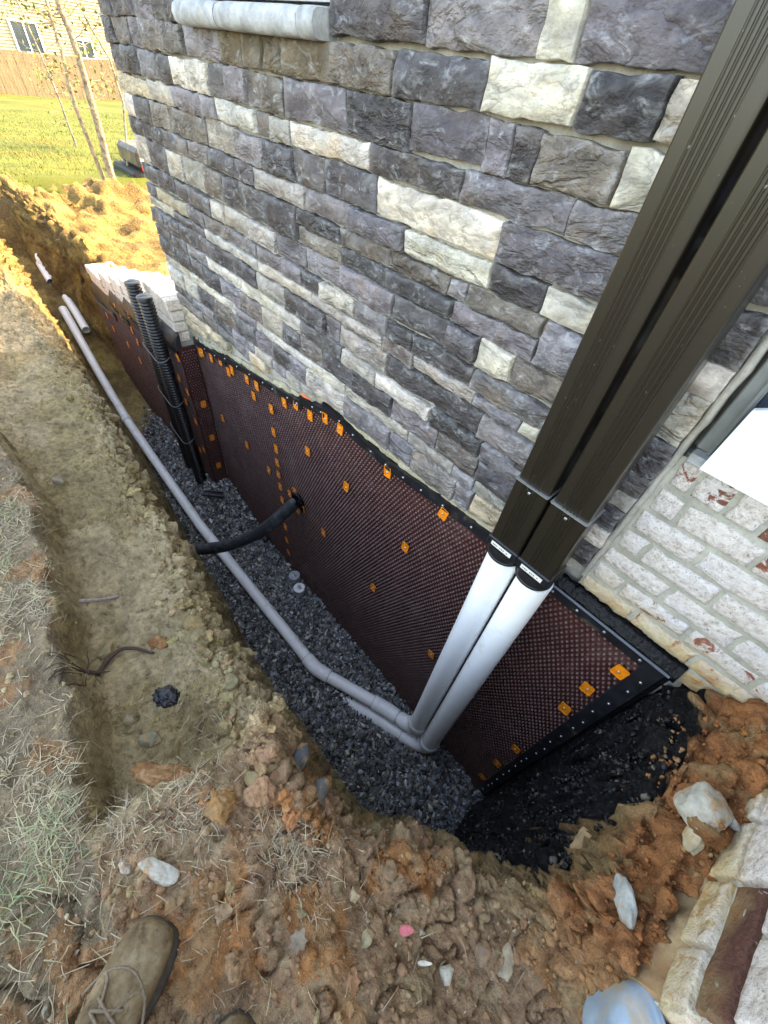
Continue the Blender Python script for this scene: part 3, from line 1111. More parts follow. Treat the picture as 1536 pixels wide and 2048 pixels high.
# brick part of the wall
BR = [(-.608, -.535, [-.058, -.006, .068, .142, .216, .29, .364, .438, .512, .586]),
      (-.690, -.634, [-.06, .010, .185, .36, .535, .71]),
      (-.766, -.709, [-.062, .104, .279, .454, .629]),
      (-.843, -.785, [-.062, .010, .193, .368, .543, .71]),
      (-.921, -.862, [-.066, .114, .296, .47, .645]),
      (-.989, -.939, [-.066, .026, .214, .389, .564]),
      (-1.056, -1.006, [-.072, .10, .275, .45, .62]),
      (-1.126, -1.074, [.20, .375, .55, .72])]
for k in range(10):
    z0 = -.516 + k * .0755
    xs = [-.06] + [.105 + .175 * j - (.0875 if k % 2 else 0) for j in range(5)]
    BR.append((z0, z0 + .058, xs))
for ri, (z0, z1, xs) in enumerate(BR):
    for k in range(len(xs) - 1):
        xa, xb = xs[k], xs[k + 1]
        if z0 > -.53 and xb > -.045 and z0 < .2:
            continue                                        # window opening behind the board
        seed += 1
        wash = random.choice((.60, .66, .72, .80, .70)) if ri else random.choice((.56, .60, .64))
        block('brick', xa + .006, xb - .006, z0 - random.uniform(.001, .004), z1 + random.uniform(.001, .004), 1.021 + random.uniform(-.003, .003), 1.06, M['brick'], brick_facing,
              (random.uniform(.26, .34), random.uniform(.10, .13), random.uniform(.06, .08)), seed, step=.009, rough=.0028, edge=.007, outline=.0055, alpha=wash, bulge=.002)
xs_ = np.linspace(-.07, .75, 110)
zs_ = np.linspace(-1.12, -.532, 80)
A_, B_ = np.meshgrid(xs_, zs_, indexing='ij')
mp_ = np.stack([A_.ravel(), np.full(A_.size, 1.030), B_.ravel()], 1)
mp_[:, 1] += .002 * fbm(mp_, 25, 4, 6) - .0015
ii = np.arange(A_.size).reshape(A_.shape)
np_mesh('mortar_bed', mp_, np.stack([ii[:-1, :-1].ravel(), ii[1:, :-1].ravel(), ii[1:, 1:].ravel(), ii[:-1, 1:].ravel()], 1), M['brick_mortar'], brick_facing)
# basement window: sill, frame, glass; a loose white board stands in front
MB().box(-.054, .74, 1.006, 1.10, -.531, -.508, .003).build('window_sill', M['sill'], house)
mb = MB()
mb.box(-.056, -.020, 1.034, 1.10, -.506, .19, .003).box(-.019, .74, 1.036, 1.10, -.506, -.46, .003)
mb.box(-.030, -.024, 1.024, 1.034, -.506, .19)
bw = mb.build('window_frame', M['frame'], house)
MB().box(-.0185, .74, 1.06, 1.066, -.459, .19).build('pane', M['glass'], bw)
# body of the house; unseen height and depth shaped for the shadow it casts
mb = MB()
mb.box(-3.105, -.60, 1.056, 4.2, -1.60, 5.6)
mb.box(-.599, 9.0, 1.101, 4.2, -1.60, 5.6)
mb.box(.745, 9.0, 1.045, 1.100, -1.60, .18)
mb.box(-.07, 9.0, 1.045, 1.100, .181, 5.6)
mb.box(-.599, -.071, 1.050, 1.100, -1.60, 5.6)
mb.box(-.070, .744, 1.050, 1.100, -1.60, -.533)
mb.build('wall_core', M['mortar'], house)
MB().prism([(.85, 5.62), (4.4, 5.62), (2.6, 6.9)], 0, -3.2, 9.5).build('roof', M['roof'], house)
# foundation under the facing
fnd = MB()
fnd.box(-2.99, .29, 1.028, 1.3, -3.3, -1.115)
fnd = fnd.build('foundation_wall', simple('concrete', (.30, .29, .27), .9, .2, 8, .4, .005), house)
# tar brushed along the top of the foundation next to the brick
mb = MB()
n = 120
fx_ = np.linspace(-.12, .285, n + 1)
fN = [fbm(np.stack([fx_ * 26, fx_ * 0 + q * 7.3, fx_ * 0], 1), 1.0, 4, q) for q in range(5)]
rings = []
for k in range(n + 1):
    xx = float(fx_[k])
    j = [float(q[k]) for q in fN]
    rings.append([(xx, 1.026, -1.060 + .010 * j[0]), (xx, 1.013 + .003 * j[1], -1.076 + .006 * j[2]), (xx, .998 + .004 * j[3], -1.093 + .005 * j[4]), (xx, .991, -1.112), (xx, 1.03, -1.13)])
mb.loft(rings, True)
mb.build('tar_fillet', M['tar'], house)
for c in list(house.children):
    c.matrix_parent_inverse = Matrix.Translation(-Vector(house.location))

# the white board leaning over the window
mb = MB()
mb.prism([(-.021, -.519), (.70, -.519), (.70, -.20), (.06, -.335), (.02, -.350), (-.018, -.372)], 1, .984, .999)
o = mb.build('white_board', M['white'])
tag(o, 'white painted board covering the low window above the brick', 'board')

# ------------------------------------------------------------------ wing foundation with stepped brick on top
WY = .90
wing = empty('stepped_wing_wall', (-4, 1.0, -2.5))
tag(wing, 'low foundation wall with stepped brick coping running out past the house corner', 'wall')
steps = [(-3.45, -3.02, -1.19), (-3.80, -3.45, -1.27), (-4.12, -3.80, -1.36), (-4.44, -4.12, -1.44), (-4.78, -4.44, -1.52), (-5.22, -4.78, -1.60)]
core = MB()
for k, (xa, xb, zt) in enumerate(steps):
    core.box(xa + (.0015 if k < 5 else 0), xb - (.0015 if k else .02), WY + .020 + .002 * (k % 2), 1.13, -3.2, zt - .075)
core.build('wall_core', M['brick_mortar'], wing)
for k, (xa, xb, zt) in enumerate(steps):
    m_ = max(3, int(round((xb - xa) / .072)))
    for j in range(m_):
        u0 = xa + (xb - xa) * j / m_
        u1 = xa + (xb - xa) * (j + 1) / m_
        mb = MB()
        mb.box(u0 + .004, u1 - .004, WY - .004 + random.uniform(-.004, .004), 1.14, zt - .070, zt + random.uniform(-.003, .003), .005)
        b = mb.build('coping_brick', M['wing_brick'], wing)
        b.color = (.38, .2, .12, random.uniform(.85, 1.05))
    mm = 2
    for r_ in range(3):
        for j in range(mm):
            u0 = xa + (xb - xa) * j / mm
            u1 = xa + (xb - xa) * (j + 1) / mm
            mb = MB()
            mb.box(u0 + .005, u1 - .005, WY + .006 + random.uniform(-.003, .003), 1.0, zt - .076 - .072 * (r_ + 1) + .008, zt - .080 - .072 * r_, .005)
            b = mb.build('face_brick', M['wing_brick'], wing)
            b.color = (.40, .22, .12, random.uniform(.6, .9))
# tar felt folded over the ledge below the bricks
capz = [(-3.40, -3.0, -1.475), (-3.78, -3.40, -1.53), (-4.16, -3.78, -1.60), (-4.60, -4.16, -1.69), (-5.2, -4.60, -1.80)]
for k, (xa, xb, zt) in enumerate(capz):
    n = 14
    rings = []
    for j in range(n + 1):
        xx = xa + (xb - xa) * j / n + (.002 if j == 0 else 0)
        w = lambda s: random.uniform(-s, s)
        rings.append([(xx, .918, zt + .075 + w(.004)), (xx, .902 + w(.004), zt + .06 + w(.006)), (xx, .882 + w(.004), zt + .012 + w(.006)), (xx, .872 + w(.003), zt - .02 + w(.004)), (xx, .870 + w(.003), zt - .06 + w(.008)), (xx, .884, zt - .062), (xx, .914, zt - .03)])
    MB().loft(rings, True).build('tar_felt', simple('tar_felt_%s' % 'abcde'[k], (.018, .019, .022), .45, .4, 30, .5, .006), wing)
adopt(wing)

# ------------------------------------------------------------------ drainage membrane
# top line of the sheets (x, z)
TOP_R = [(.25, -1.103), (-.40, -1.112), (-.62, -1.122), (-.93, -1.150), (-1.14, -1.140), (-1.27, -1.118), (-1.40, -1.115), (-1.405, -1.150), (-1.50, -1.165), (-1.60, -1.185), (-1.605, -1.215), (-1.72, -1.235), (-1.94, -1.275)]
TOP_M = [(-1.94, -1.275), (-2.10, -1.300), (-2.30, -1.330), (-2.50, -1.355), (-2.505, -1.385), (-2.66, -1.405), (-2.80, -1.425), (-2.985, -1.440)]
TOP_L = [(-3.0, -1.52), (-3.40, -1.535), (-3.405, -1.60), (-3.78, -1.61), (-3.785, -1.67), (-4.16, -1.68), (-4.165, -1.76), (-4.60, -1.78), (-4.605, -1.86), (-5.2, -1.90)]
octa = np.array([(math.cos(2 * math.pi * k / 8), math.sin(2 * math.pi * k / 8)) for k in range(8)])


def dimples(name, pts, to3d, parent, r=.0068, h=.0075):
    """rows of moulded studs, each a truncated cone with a slightly domed head"""
    n = len(pts)
    prof = ((1.0, -.0012), (.72, h * .82), (.35, h))
    loc = np.concatenate([np.concatenate([octa * r * s, np.full((8, 1), d)], 1) for s, d in prof] + [np.array([[0, 0, h * 1.03]])])
    f = []
    for k in range(2):
        for j in range(8):
            f.append((k * 8 + j, k * 8 + (j + 1) % 8, k * 8 + 8 + (j + 1) % 8))
            f.append((k * 8 + j, k * 8 + 8 + (j + 1) % 8, k * 8 + 8 + j))
    for j in range(8):
        f.append((16 + j, 16 + (j + 1) % 8, 24))
    f = np.array(f)
    allv = (loc[None] + np.concatenate([pts, np.zeros((n, 1))], 1)[:, None, :]).reshape(-1, 3)
    V = to3d(allv)
    ff = (f[None] + (np.arange(n) * 25)[:, None, None]).reshape(-1, 3)
    tip = np.tile(np.concatenate([np.zeros(8), np.full(8, .35), np.ones(9)]), n) * np.repeat(rng.uniform(.3, 1.0, n), 25)
    o = np_mesh(name, V, ff, M['membrane'], parent, True, None, {'tip': tip})
    tag(o, kind='stuff')
    return o


def stud_grid(a0, a1, b0, topf, sp=.0205):
    pts = []
    nb = int((3.2 - 1.0) / sp)
    for j in range(nb):
        b = b0 + j * sp
        off = sp / 2 if j % 2 else 0
        for a in np.arange(a0 + off, a1, sp):
            if b < topf(a):
                pts.append((a, b))
    return np.array(pts)


def wav(a, b):
    P = np.stack([a, b, a * 0 + 2.5], 1)
    return .0045 + .0055 * fbm(P, 2.6, 3, 15)


def sheet(name, label, top, plane, x_lo, x_hi, z_lo, strip_h=.042, side_strip=None):
    root = empty(name, ((x_lo + x_hi) / 2, plane, z_lo))
    tag(root, label, 'membrane')
    tx = np.array([p[0] for p in top][::-1])
    tz = np.array([p[1] for p in top][::-1])
    poly = [(x_lo, z_lo)] + [(float(a), float(b)) for a, b in zip(tx, tz)] + [(x_hi, z_lo)]
    # the sheet itself: a grid that buckles a few millimetres between its fixings
    ga_ = np.linspace(x_lo, x_hi, max(8, int((x_hi - x_lo) / .03)))
    gb_ = np.linspace(0, 1, 60)
    A2, T2 = np.meshgrid(ga_, gb_, indexing='ij')
    tz_ = np.interp(A2, tx, tz)
    Z2_ = z_lo + (tz_ - z_lo) * T2
    sv = np.stack([A2.ravel(), plane + wav(A2.ravel(), Z2_.ravel()), Z2_.ravel()], 1)
    si = np.arange(A2.size).reshape(A2.shape)
    np_mesh('sheet', sv, np.stack([si[:-1, :-1].ravel(), si[1:, :-1].ravel(), si[1:, 1:].ravel(), si[:-1, 1:].ravel()], 1), M['membrane'], root)
    # moulded edge strip along the top
    st = MB()
    for (xa, za), (xb, zb) in zip(top[:-1], top[1:]):
        if abs(xa - xb) < .01:
            st.box(min(xa, xb) - .006, max(xa, xb) + .006, plane - .0125, plane - .001, min(za, zb) - strip_h, max(za, zb) + .004)
            continue
        n = max(1, int(abs(xa - xb) / .07))
        for k in range(n):
            u0, u1 = xa + (xb - xa) * k / n, xa + (xb - xa) * (k + 1) / n
            w0, w1 = za + (zb - za) * k / n, za + (zb - za) * (k + 1) / n
            st.add([(u0, plane - .011, w0 - strip_h), (u1, plane - .011, w1 - strip_h), (u1, plane - .013, w1 + .003), (u0, plane - .013, w0 + .003),
                    (u0, plane + .004, w0 - strip_h), (u1, plane + .004, w1 - strip_h), (u1, plane + .011, w1 + .005), (u0, plane + .011, w0 + .005)],
                   [(0, 1, 2, 3), (3, 2, 6, 7), (0, 4, 5, 1), (0, 3, 7, 4), (1, 5, 6, 2)])
    st.build('edge_strip', M['edge'], root)
    hi = x_hi - (.045 if side_strip else .006)
    pts = stud_grid(x_lo + .012, hi, z_lo + .01, lambda a: np.interp(a, tx, tz) - strip_h - .009)
    dimples('studs', pts, lambda p: np.stack([p[:, 0], plane + wav(p[:, 0], p[:, 1]) - p[:, 2], p[:, 1]], 1), root)
    return root


PL = 1.004
mem_r = sheet('drainage_membrane', 'wide brown dimpled membrane sheet behind the white pipes, from seam to tarred end', TOP_R, PL, -1.94, .25, -3.16, side_strip=True)
mem_m = sheet('drainage_membrane', 'brown dimpled membrane sheet between the vertical clip seam and the inner corner', TOP_M, PL + .006, -2.985, -1.925, -3.16)
mem_l = sheet('drainage_membrane', 'brown dimpled membrane on the projecting wall behind the corrugated tubes', TOP_L, WY - .016, -5.2, -3.0, -3.16)
# the lit far part: studs on the return face of the corner
MB().box(-3.006, -2.994, WY - .0165, PL + .006, -3.15, -1.50).build('return_sheet', M['membrane'], mem_l)
rp = stud_grid(WY, PL - .004, -3.15, lambda a: -1.51)
dimples('studs', rp, lambda p: np.stack([-2.994 + p[:, 2], p[:, 0], p[:, 1]], 1), mem_l)
# black strip up the right hand end
MB().box(.206, .262, PL - .013, PL - .001, -3.16, -1.098, .002).build('edge_strip', M['edge'], mem_r)
MB().box(.262, .276, PL - .010, PL + .05, -3.16, -1.10, .002).build('edge_strip', M['tar'], mem_r)
# bright lip of the termination bar
lip = MB()
lip.box(-.125, .268, .984, .9895, -1.101, -1.0955)
lip.build('termination_bar', simple('aluminium_bar', (.30, .36, .46), .32, .1, 30, .05, .001, metal=.6), mem_r)

nail_me = None


def nail(parent, x_, y_, z_, nx=0, ny=-1):
    global nail_me
    if nail_me is None:
        mb = MB()
        mb.tube([(0, 0, 0), (0, -.0025, 0), (0, -.0035, 0)], [.0048, .0048, .003], 10)
        nail_me = mb.build('nail', M['steel'], parent).data
        o = nail_me and bpy.data.objects['nail']
    else:
        o = link('nail', nail_me, None, parent)
    o.location = (x_, y_, z_)
    return o


for xx in np.arange(.21, -1.9, -.115):
    xx += random.uniform(-.025, .025)
    nail(mem_r, xx, PL - .0125, float(np.interp(xx, [p[0] for p in TOP_R][::-1], [p[1] for p in TOP_R][::-1])) - .02)
for xx in np.arange(-2.0, -2.95, -.16):
    nail(mem_m, xx, PL - .0065, float(np.interp(xx, [p[0] for p in TOP_M][::-1], [p[1] for p in TOP_M][::-1])) - .02)
for zz in np.arange(-1.19, -3.0, -.098):
    nail(mem_r, .236 + random.uniform(-.006, .006), PL - .0135, zz + random.uniform(-.02, .02))

# orange fixing clips
CLIPS = [(-2.91, -1.52), (-2.87, -1.50), (-2.72, -1.475), (-2.57, -1.43), (-2.47, -1.46), (-2.41, -1.42), (-2.21, -1.385), (-2.09, -1.37), (-2.15, -1.47), (-1.93, -1.44), (-1.77, -1.31), (-1.65, -1.255), (-1.52, -1.25), (-1.39, -1.19), (-1.27, -1.18), (-1.935, -1.61), (-1.93, -1.74), (-1.937, -1.86), (-1.94, -1.97), (-1.935, -2.08), (-1.93, -2.21), (-1.93, -2.51), (-1.935, -2.68), (-1.93, -2.84), (-2.76, -1.99), (-2.39, -2.01), (-2.09, -2.04), (-1.56, -1.51), (-1.21, -1.51), (-1.42, -2.09), (-.93, -1.20), (-1.74, -1.97), (-1.81, -2.05), (-1.72, -2.14), (-1.66, -2.07), (-.75, -1.55), (-.60, -1.18), (-.92, -2.12), (-.42, -2.17), (.185, -1.23), (.165, -1.42), (.17, -1.62), (.175, -2.21), (.175, -2.52), (.18, -2.84)]
clip_mb = MB()


def rrect(w, h, r, n=3):
    out = []
    for cx, cz, a0 in ((w - r, h - r, 0), (-w + r, h - r, 90), (-w + r, -h + r, 180), (w - r, -h + r, 270)):
        for k in range(n + 1):
            an = math.radians(a0 + 90 * k / n)
            out.append((cx + r * math.cos(an), cz + r * math.sin(an)))
    return out


R0, R1 = rrect(.0205, .0285, .006), rrect(.0165, .0245, .005)
nR = len(R0)
clip_mb.add([(a, 0, b) for a, b in R0] + [(a, -.0042, b) for a, b in R0] + [(a, -.0042, b) for a, b in R1] + [(a, -.0026, b) for a, b in R1],
            [(i, (i + 1) % nR, nR + (i + 1) % nR, nR + i) for i in range(nR)] + [(nR + i, nR + (i + 1) % nR, 2 * nR + (i + 1) % nR, 2 * nR + i) for i in range(nR)] +
            [(2 * nR + i, 2 * nR + (i + 1) % nR, 3 * nR + (i + 1) % nR, 3 * nR + i) for i in range(nR)] + [tuple(range(3 * nR, 4 * nR))])
clip_me = clip_mb.build('fixing_clip', M['orange'], mem_r)
bpy.data.objects.remove(clip_me)
clip_me = bpy.data.meshes['fixing_clip']
pin_mb = MB()
pin_mb.tube([(0, -.0024, 0), (0, -.0058, 0), (0, -.0066, 0)], [.0042, .0042, .002], 8)
pin_o = pin_mb.build('pin', M['steel'], mem_r)
pin_me = pin_o.data
bpy.data.objects.remove(pin_o)


def clip(parent, loc, rz=0, tilt=0):
    o = link('fixing_clip', clip_me, None, parent)
    o.rotation_euler = (random.uniform(-.05, .05), tilt, rz)
    o.location = loc
    p = link('pin', pin_me, None, o)
    p.location = (random.uniform(-.003, .003), 0, random.uniform(-.004, .004))
    return o


for (cx, cz) in CLIPS:
    if cx > -1.95:
        clip(mem_r, (cx, PL - .0085, cz), 0, random.gauss(0, .09))
    else:
        clip(mem_m, (cx, PL - .0025, cz), 0, random.gauss(0, .09))
k_ = WY / .85
for (cx, cz) in [(-4.74, -1.9), (-4.26, -1.65), (-4.17, -1.7), (-3.89, -1.58), (-3.95, -1.73), (-3.89, -1.81), (-4.29, -2.0), (-3.53, -1.63), (-3.55, -1.83), (-4.03, -2.04), (-4.51, -1.77), (-4.67, -2.0), (-2.90, -1.51), (-2.90, -1.78), (-2.90, -2.04), (-2.90, -2.32), (-3.01, -1.72), (-3.0, -2.39), (-3.01, -1.92)]:
    clip(mem_l, (cx * k_ * .985, WY - .0245, cz * k_ * .985), 0, random.gauss(0, .09))
for (cy, cz) in [(.955, -1.97), (.955, -2.3), (.95, -2.61)]:
    clip(mem_l, (-2.9855, cy, cz), math.pi / 2, random.gauss(0, .09))
# dab of orange sealant at the top of the sheets
v, f = rock_mesh(71, (.05, .016, .016), .3, 3)
o = np_mesh('sealant_dab', v + np.array([-1.55, .995, -1.145]), f, M['foam_orange'])
tag(o, 'dab of orange sealant squeezed out where stone meets the membrane top', 'sealant')
for r_ in (mem_r, mem_m, mem_l):
    adopt(r_)

# ------------------------------------------------------------------ downspouts
def spout_profile(x0, x1, y0, y1, ribs=5):
    pts = []
    n = 200
    w = x1 - x0
    for k in range(n + 1):
        u = k / n
        s = 0.0
        for j in range(ribs):
            c = .27 + .46 * j / (ribs - 1)
            s -= .0030 * math.exp(-((u - c) * w / .0021) ** 2)
        pts.append((x0 + .006 + (w - .012) * u, y0 + s))
    pts += [(x1 - .002, y0 + .002), (x1, y0 + .006), (x1, y1 - .006), (x1 - .006, y1), (x0 + .006, y1), (x0, y1 - .006), (x0, y0 + .006), (x0 + .002, y0 + .002)]
    return pts


def downspout(label, x0, x1, side):
    root = empty('downspout', ((x0 + x1) / 2, .90, -.98))
    tag(root, label, 'downspout', 'bronze downspouts')
    y0, y1 = .852, .932
    pr = spout_profile(x0, x1, y0, y1)
    rings = [[(p[0], p[1], zz) for p in pr] for zz in (-.715, -.2, .4, 1.2, 4.9)]
    MB().loft(rings, True, True).build('tube', M['spout'], root)
    pr2 = spout_profile(x0 - .0035, x1 + .0035, y0 - .0035, y1 + .0035)
    rings = [[(p[0], p[1], zz) for p in pr2] for zz in (-.945, -.80, -.702)]
    slv = MB().loft(rings, True, True).build('sleeve', M['spout'], root)
    # drawn line of the sleeve's cut edge
    pr3 = [(x0 - .0050, y0 - .004), (x0 - .001, y0 - .0082), (x1 + .001, y0 - .0082), (x1 + .0050, y0 - .004), (x1 + .0045, y1 + .004), (x0 - .0045, y1 + .004)]
    MB().loft([[(p[0], p[1], zz) for p in pr3] for zz in (-.7045, -.7015)], True, True).build('cut_edge', simple('bare_aluminium', (.45, .45, .43), .4, .1, 50, .05, .001, metal=.7), slv)
    xm = (x0 + x1) / 2
    sc_ = MB().tube([(xm, y0 + .001, -.722), (xm, y0 - .0065, -.722), (xm, y0 - .0075, -.722)], [.0045, .0045, .003], 8).build('screw', M['steel'], slv)
    # black adapter: square socket over a round spigot
    ad = MB()
    ad.box(x0 - .008, x1 + .008, y0 - .009, y1 + .008, -.975, -.938, .004)
    cx, cy = xm, .893
    ad.tube([(cx, cy, -.972), (cx, cy, -.990), (cx, cy, -1.012)], [.0535, .0570, .0570], 32)
    ad.tube([(cx, cy, -1.002), (cx, cy, -1.005), (cx, cy, -1.011), (cx, cy, -1.014)], [.0565, .0588, .0588, .0565], 32)
    a_ = ad.build('adapter', M['black'], root)
    s_ = MB().box(xm - .036, xm + .036, y0 - .0105, y0 - .0092, -.965, -.949).build('sticker', M['sticker'], a_)
    ink = MB()
    for k in range(9):
        u = xm - .030 + k * .0062
        if k in (3, 7):
            continue
        ink.box(u, u + .0042, y0 - .0112, y0 - .0106, -.9590 + random.uniform(-.001, .001), -.9555)
    ink.build('print', M['ink'], s_)
    adopt(root)
    return root


downspout('bronze ribbed downspout farther from the brick, ending over the left white pipe', -.327, -.234, 0)
downspout('bronze ribbed downspout nearer the brick, ending over the right white pipe', -.218, -.122, 1)

# ------------------------------------------------------------------ drain pipes
PR = .0535                        # risers
PH = .0415                        # pipe along the floor


def pipe_part(name, pts, r, parent, mat=None, n=28):
    return MB().tube(pts, r, n).build(name, mat or M['pvc'], parent)


def collar(p, q, parent, r=PH + .0062, ln=.07, name='collar'):
    p, q = Vector(p), Vector(q)
    d = (q - p).normalized()
    pts = [p, p + d * .004, p + d * (ln - .004), p + d * ln]
    o = MB().tube(pts, [r - .004, r, r, r - .004], 28).build(name, M['pvc'], parent)
    MB().tube([p - d * .0016, p + d * .0014], [r - .0022, r - .0022], 28).build('seam', M['greypvc'], o)
    MB().tube([p + d * (ln - .0014), p + d * (ln + .0016)], [r - .0022, r - .0022], 28).build('seam', M['greypvc'], o)
    return o


def arc(p0, p1, p2, n=8):
    """quadratic bend"""
    p0, p1, p2 = Vector(p0), Vector(p1), Vector(p2)
    return [(p0 * (1 - t) ** 2 + p1 * 2 * t * (1 - t) + p2 * t * t) for t in [k / n for k in range(n + 1)]]


line_a = empty('drain_pipe', (-.28, .893, -2.95))
tag(line_a, 'long white drain pipe from the left downspout along the whole trench floor', 'pipe')
ax, ay = -.277, .893
pipe_part('riser', [(ax, ay, -1.016), (ax, ay, -2.80)], PR, line_a)
B0 = Vector((ax, ay, -2.93))
A1 = Vector((-.50, .835, -2.955))
A2 = Vector((-1.02, .630, -2.965))
A3 = Vector((-2.73, .580, -2.955))
pipe_part('elbow', arc((ax, ay, -2.80), tuple(B0), tuple(B0 + (A1 - B0).normalized() * .12)), [PR + .004 - (PR - PH - .002) * k / 8 for k in range(9)], line_a)
collar((ax, ay, -2.765), (ax, ay, -2.9), line_a, r=PR + .0065, ln=.075)
pipe_part('pipe', [B0 + (A1 - B0).normalized() * .10, A1], PH, line_a)
e1 = (A1 - B0).normalized()
e2 = (A2 - A1).normalized()
e3 = (A3 - A2).normalized()
pipe_part('bend', arc(A1 - e1 * .05, A1, A1 + e2 * .05), PH + .0065, line_a)
collar(A1 - e1 * .045, A1 - e1 * .2, line_a, ln=.05)
collar(A1 + e2 * .045, A1 + e2 * .2, line_a, ln=.05)
pipe_part('pipe', [A1 + e2 * .05, A2 - e2 * .03], PH, line_a)
pipe_part('bend', arc(A2 - e2 * .06, A2, A2 + e3 * .06), PH + .0065, line_a)
collar(A2 - e2 * .055, A2 - e2 * .2, line_a, ln=.055)
collar(A2 + e3 * .055, A2 + e3 * .2, line_a, ln=.055)
A4 = Vector((-4.37, .600, -2.855))
A5 = Vector((-5.18, .620, -2.615))
A6 = Vector((-5.92, .640, -2.215))
pipe_part('pipe', [A2 + e3 * .05, A3, A3 * .5 + A4 * .5 + Vector((0, 0, -.015)), A4], PH, line_a)
collar(A4 - Vector((.06, 0, -.009)), A4 - Vector((.2, 0, -.05)), line_a, ln=.06, name='coupling')
pipe_part('pipe', [A4, (A4 + A5) * .5 + Vector((0, 0, -.04)), A5, A6], PH, line_a)
# lettering printed along the far pipe
ink = MB()
for k in range(12):
    t_ = .05 + k * .05
    p = A5 + (A6 - A5) * t_
    if k % 5 == 4:
        continue
    ink.add([(p.x, p.y - .0425 * .55, p.z + .0425 * .84), (p.x - .02, p.y - .0425 * .55, p.z + .0425 * .84 + .011), (p.x - .02, p.y - .0425 * .80, p.z + .0425 * .60 + .011), (p.x, p.y - .0425 * .80, p.z + .0425 * .60)], [(0, 1, 2, 3)])
ink.build('print', M['ink'], line_a)
adopt(line_a)

line_b = empty('drain_pipe', (-.16, .893, -3.0))
tag(line_b, 'short white drain pipe under the right downspout, elbow tucked below the long one', 'pipe')
bx, by = -.160, .893
pipe_part('riser', [(bx, by, -1.016), (bx, by, -2.86)], PR, line_b)
pipe_part('elbow', arc((bx, by, -2.86), (bx, by, -3.02), (bx - .13, by - .045, -3.035)), [PR + .004 - (PR - PH - .002) * k / 8 for k in range(9)], line_b)
collar((bx, by, -2.83), (bx, by, -3), line_b, r=PR + .0065, ln=.07)
collar((bx - .12, by - .042, -3.034), (bx - .3, by - .10, -3.045), line_b, ln=.05)
pipe_part('pipe', [(bx - .12, by - .042, -3.035), (bx - .42, by - .145, -3.06), (bx - .80, by - .28, -3.10)], PH, line_b)
adopt(line_b)


def loose_pipe(label, pts, r=PH, hollow=True):
    root = empty('loose_pipe', tuple(pts[0]))
    tag(root, label, 'pipe')
    MB().tube(pts, r, 24, caps=False).build('pipe', M['pvc'], root)
    MB().tube(pts, r - .005, 24, caps=False).build('bore', M['vinyl'], root)
    adopt(root)


loose_pipe('cut white pipe end lying beside the far end of the long pipe', [(-5.62, .735, -2.36), (-5.9, .745, -2.27), (-6.18, .75, -2.20)])
loose_pipe('left one of two thin white pipes in the sunlit far trench', [(-6.55, .60, -2.15), (-7.15, .62, -1.98)], .045)
loose_pipe('right one of two thin white pipes in the sunlit far trench', [(-6.40, .70, -2.10), (-7.0, .72, -1.93)], .045)
loose_pipe('thick white pipe stub crossing the far trench in sun', [(-6.75, .72, -1.98), (-6.62, .98, -1.93)], .085)

# ------------------------------------------------------------------ corrugated tubes
def corrugated(name, label, p0, p1, r, flare=True):
    p0, p1 = Vector(p0), Vector(p1)
    L = (p1 - p0).length
    n = int(L / .0055)
    pts, rad = [], []
    for k in range(n + 1):
        pts.append(p0 + (p1 - p0) * (k / n))
        rad.append(r + .0048 * (1 if (k // 2) % 2 else -1) * (1 if k % 2 else .55))
    root = empty(name, tuple(p0))
    tag(root, label, 'tube')
    MB().tube(pts, rad, 26, caps=False).build('tube', M['black'], root)
    MB().tube([p0 + (p1 - p0) * (k / 20) for k in range(21)], r - .010, 22, caps=False).build('bore', M['rubber'], root)
    d = (p1 - p0).normalized()
    MB().tube([p1 - d * .012, p1, p1 + d * .003, p1 + d * .001, p1 - d * .014], [r + .004, r + .005, r - .001, r - .009, r - .011], 26, caps=False).build('rim', M['black'], root)
    return root


ta = corrugated('corrugated_tube', 'front black corrugated tube standing upright at the wall corner, open rim in view', (-3.12, .805, -2.88), (-3.115, .80, -1.175), .045)
tb = corrugated('corrugated_tube', 'rear black corrugated tube standing upright behind the other one', (-3.37, .82, -2.90), (-3.36, .815, -1.165), .045)
for zz in (-1.60, -1.97, -2.33):
    pts = []
    for k in range(41):
        an = 2 * math.pi * k / 40
        cx = -3.12 if math.cos(an) > 0 else -3.365
        cy = .80 if math.cos(an) > 0 else .815
        pts.append((cx + .054 * math.cos(an), cy + .054 * math.sin(an), zz + .012 * math.sin(an * 2)))
    MB().tube(pts, .0045, 6).build('tie', simple('tie_wire_%d' % int(-zz * 100), (.10, .10, .10), .4, .1, 30, .05, .001), ta)
adopt(ta)
adopt(tb)

# smooth black hose out of the wall
hose = empty('black_hose', (-1.72, 1.0, -2.04))
tag(hose, 'smooth black hose bending from the membrane across the trench into the bank', 'hose')
hp = [Vector(p) for p in ((-1.70, 1.02, -2.02), (-1.725, .97, -2.06), (-1.765, .88, -2.16), (-1.84, .75, -2.31), (-1.95, .61, -2.435), (-2.07, .48, -2.52), (-2.20, .36, -2.575), (-2.32, .24, -2.60))]
fine = []
for k in range(len(hp) - 1):
    pa, pb, pc, pd = hp[max(k - 1, 0)], hp[k], hp[k + 1], hp[min(k + 2, len(hp) - 1)]
    for j in range(6):
        t_ = j / 6
        fine.append(.5 * ((2 * pb) + (pc - pa) * t_ + (2 * pa - 5 * pb + 4 * pc - pd) * t_ ** 2 + (3 * pb - 3 * pc + pd - pa) * t_ ** 3))
fine.append(hp[-1])
MB().tube(fine, .043, 24).build('tube', simple('dusty_black_hose', (.018, .020, .024), .55, .3, 30, .1, .002, dirt=((.10, .105, .11), 14, .5, .5)), hose)
tar_c = MB()
v, f = rock_mesh(31, (.075, .03, .075), .45, 3)
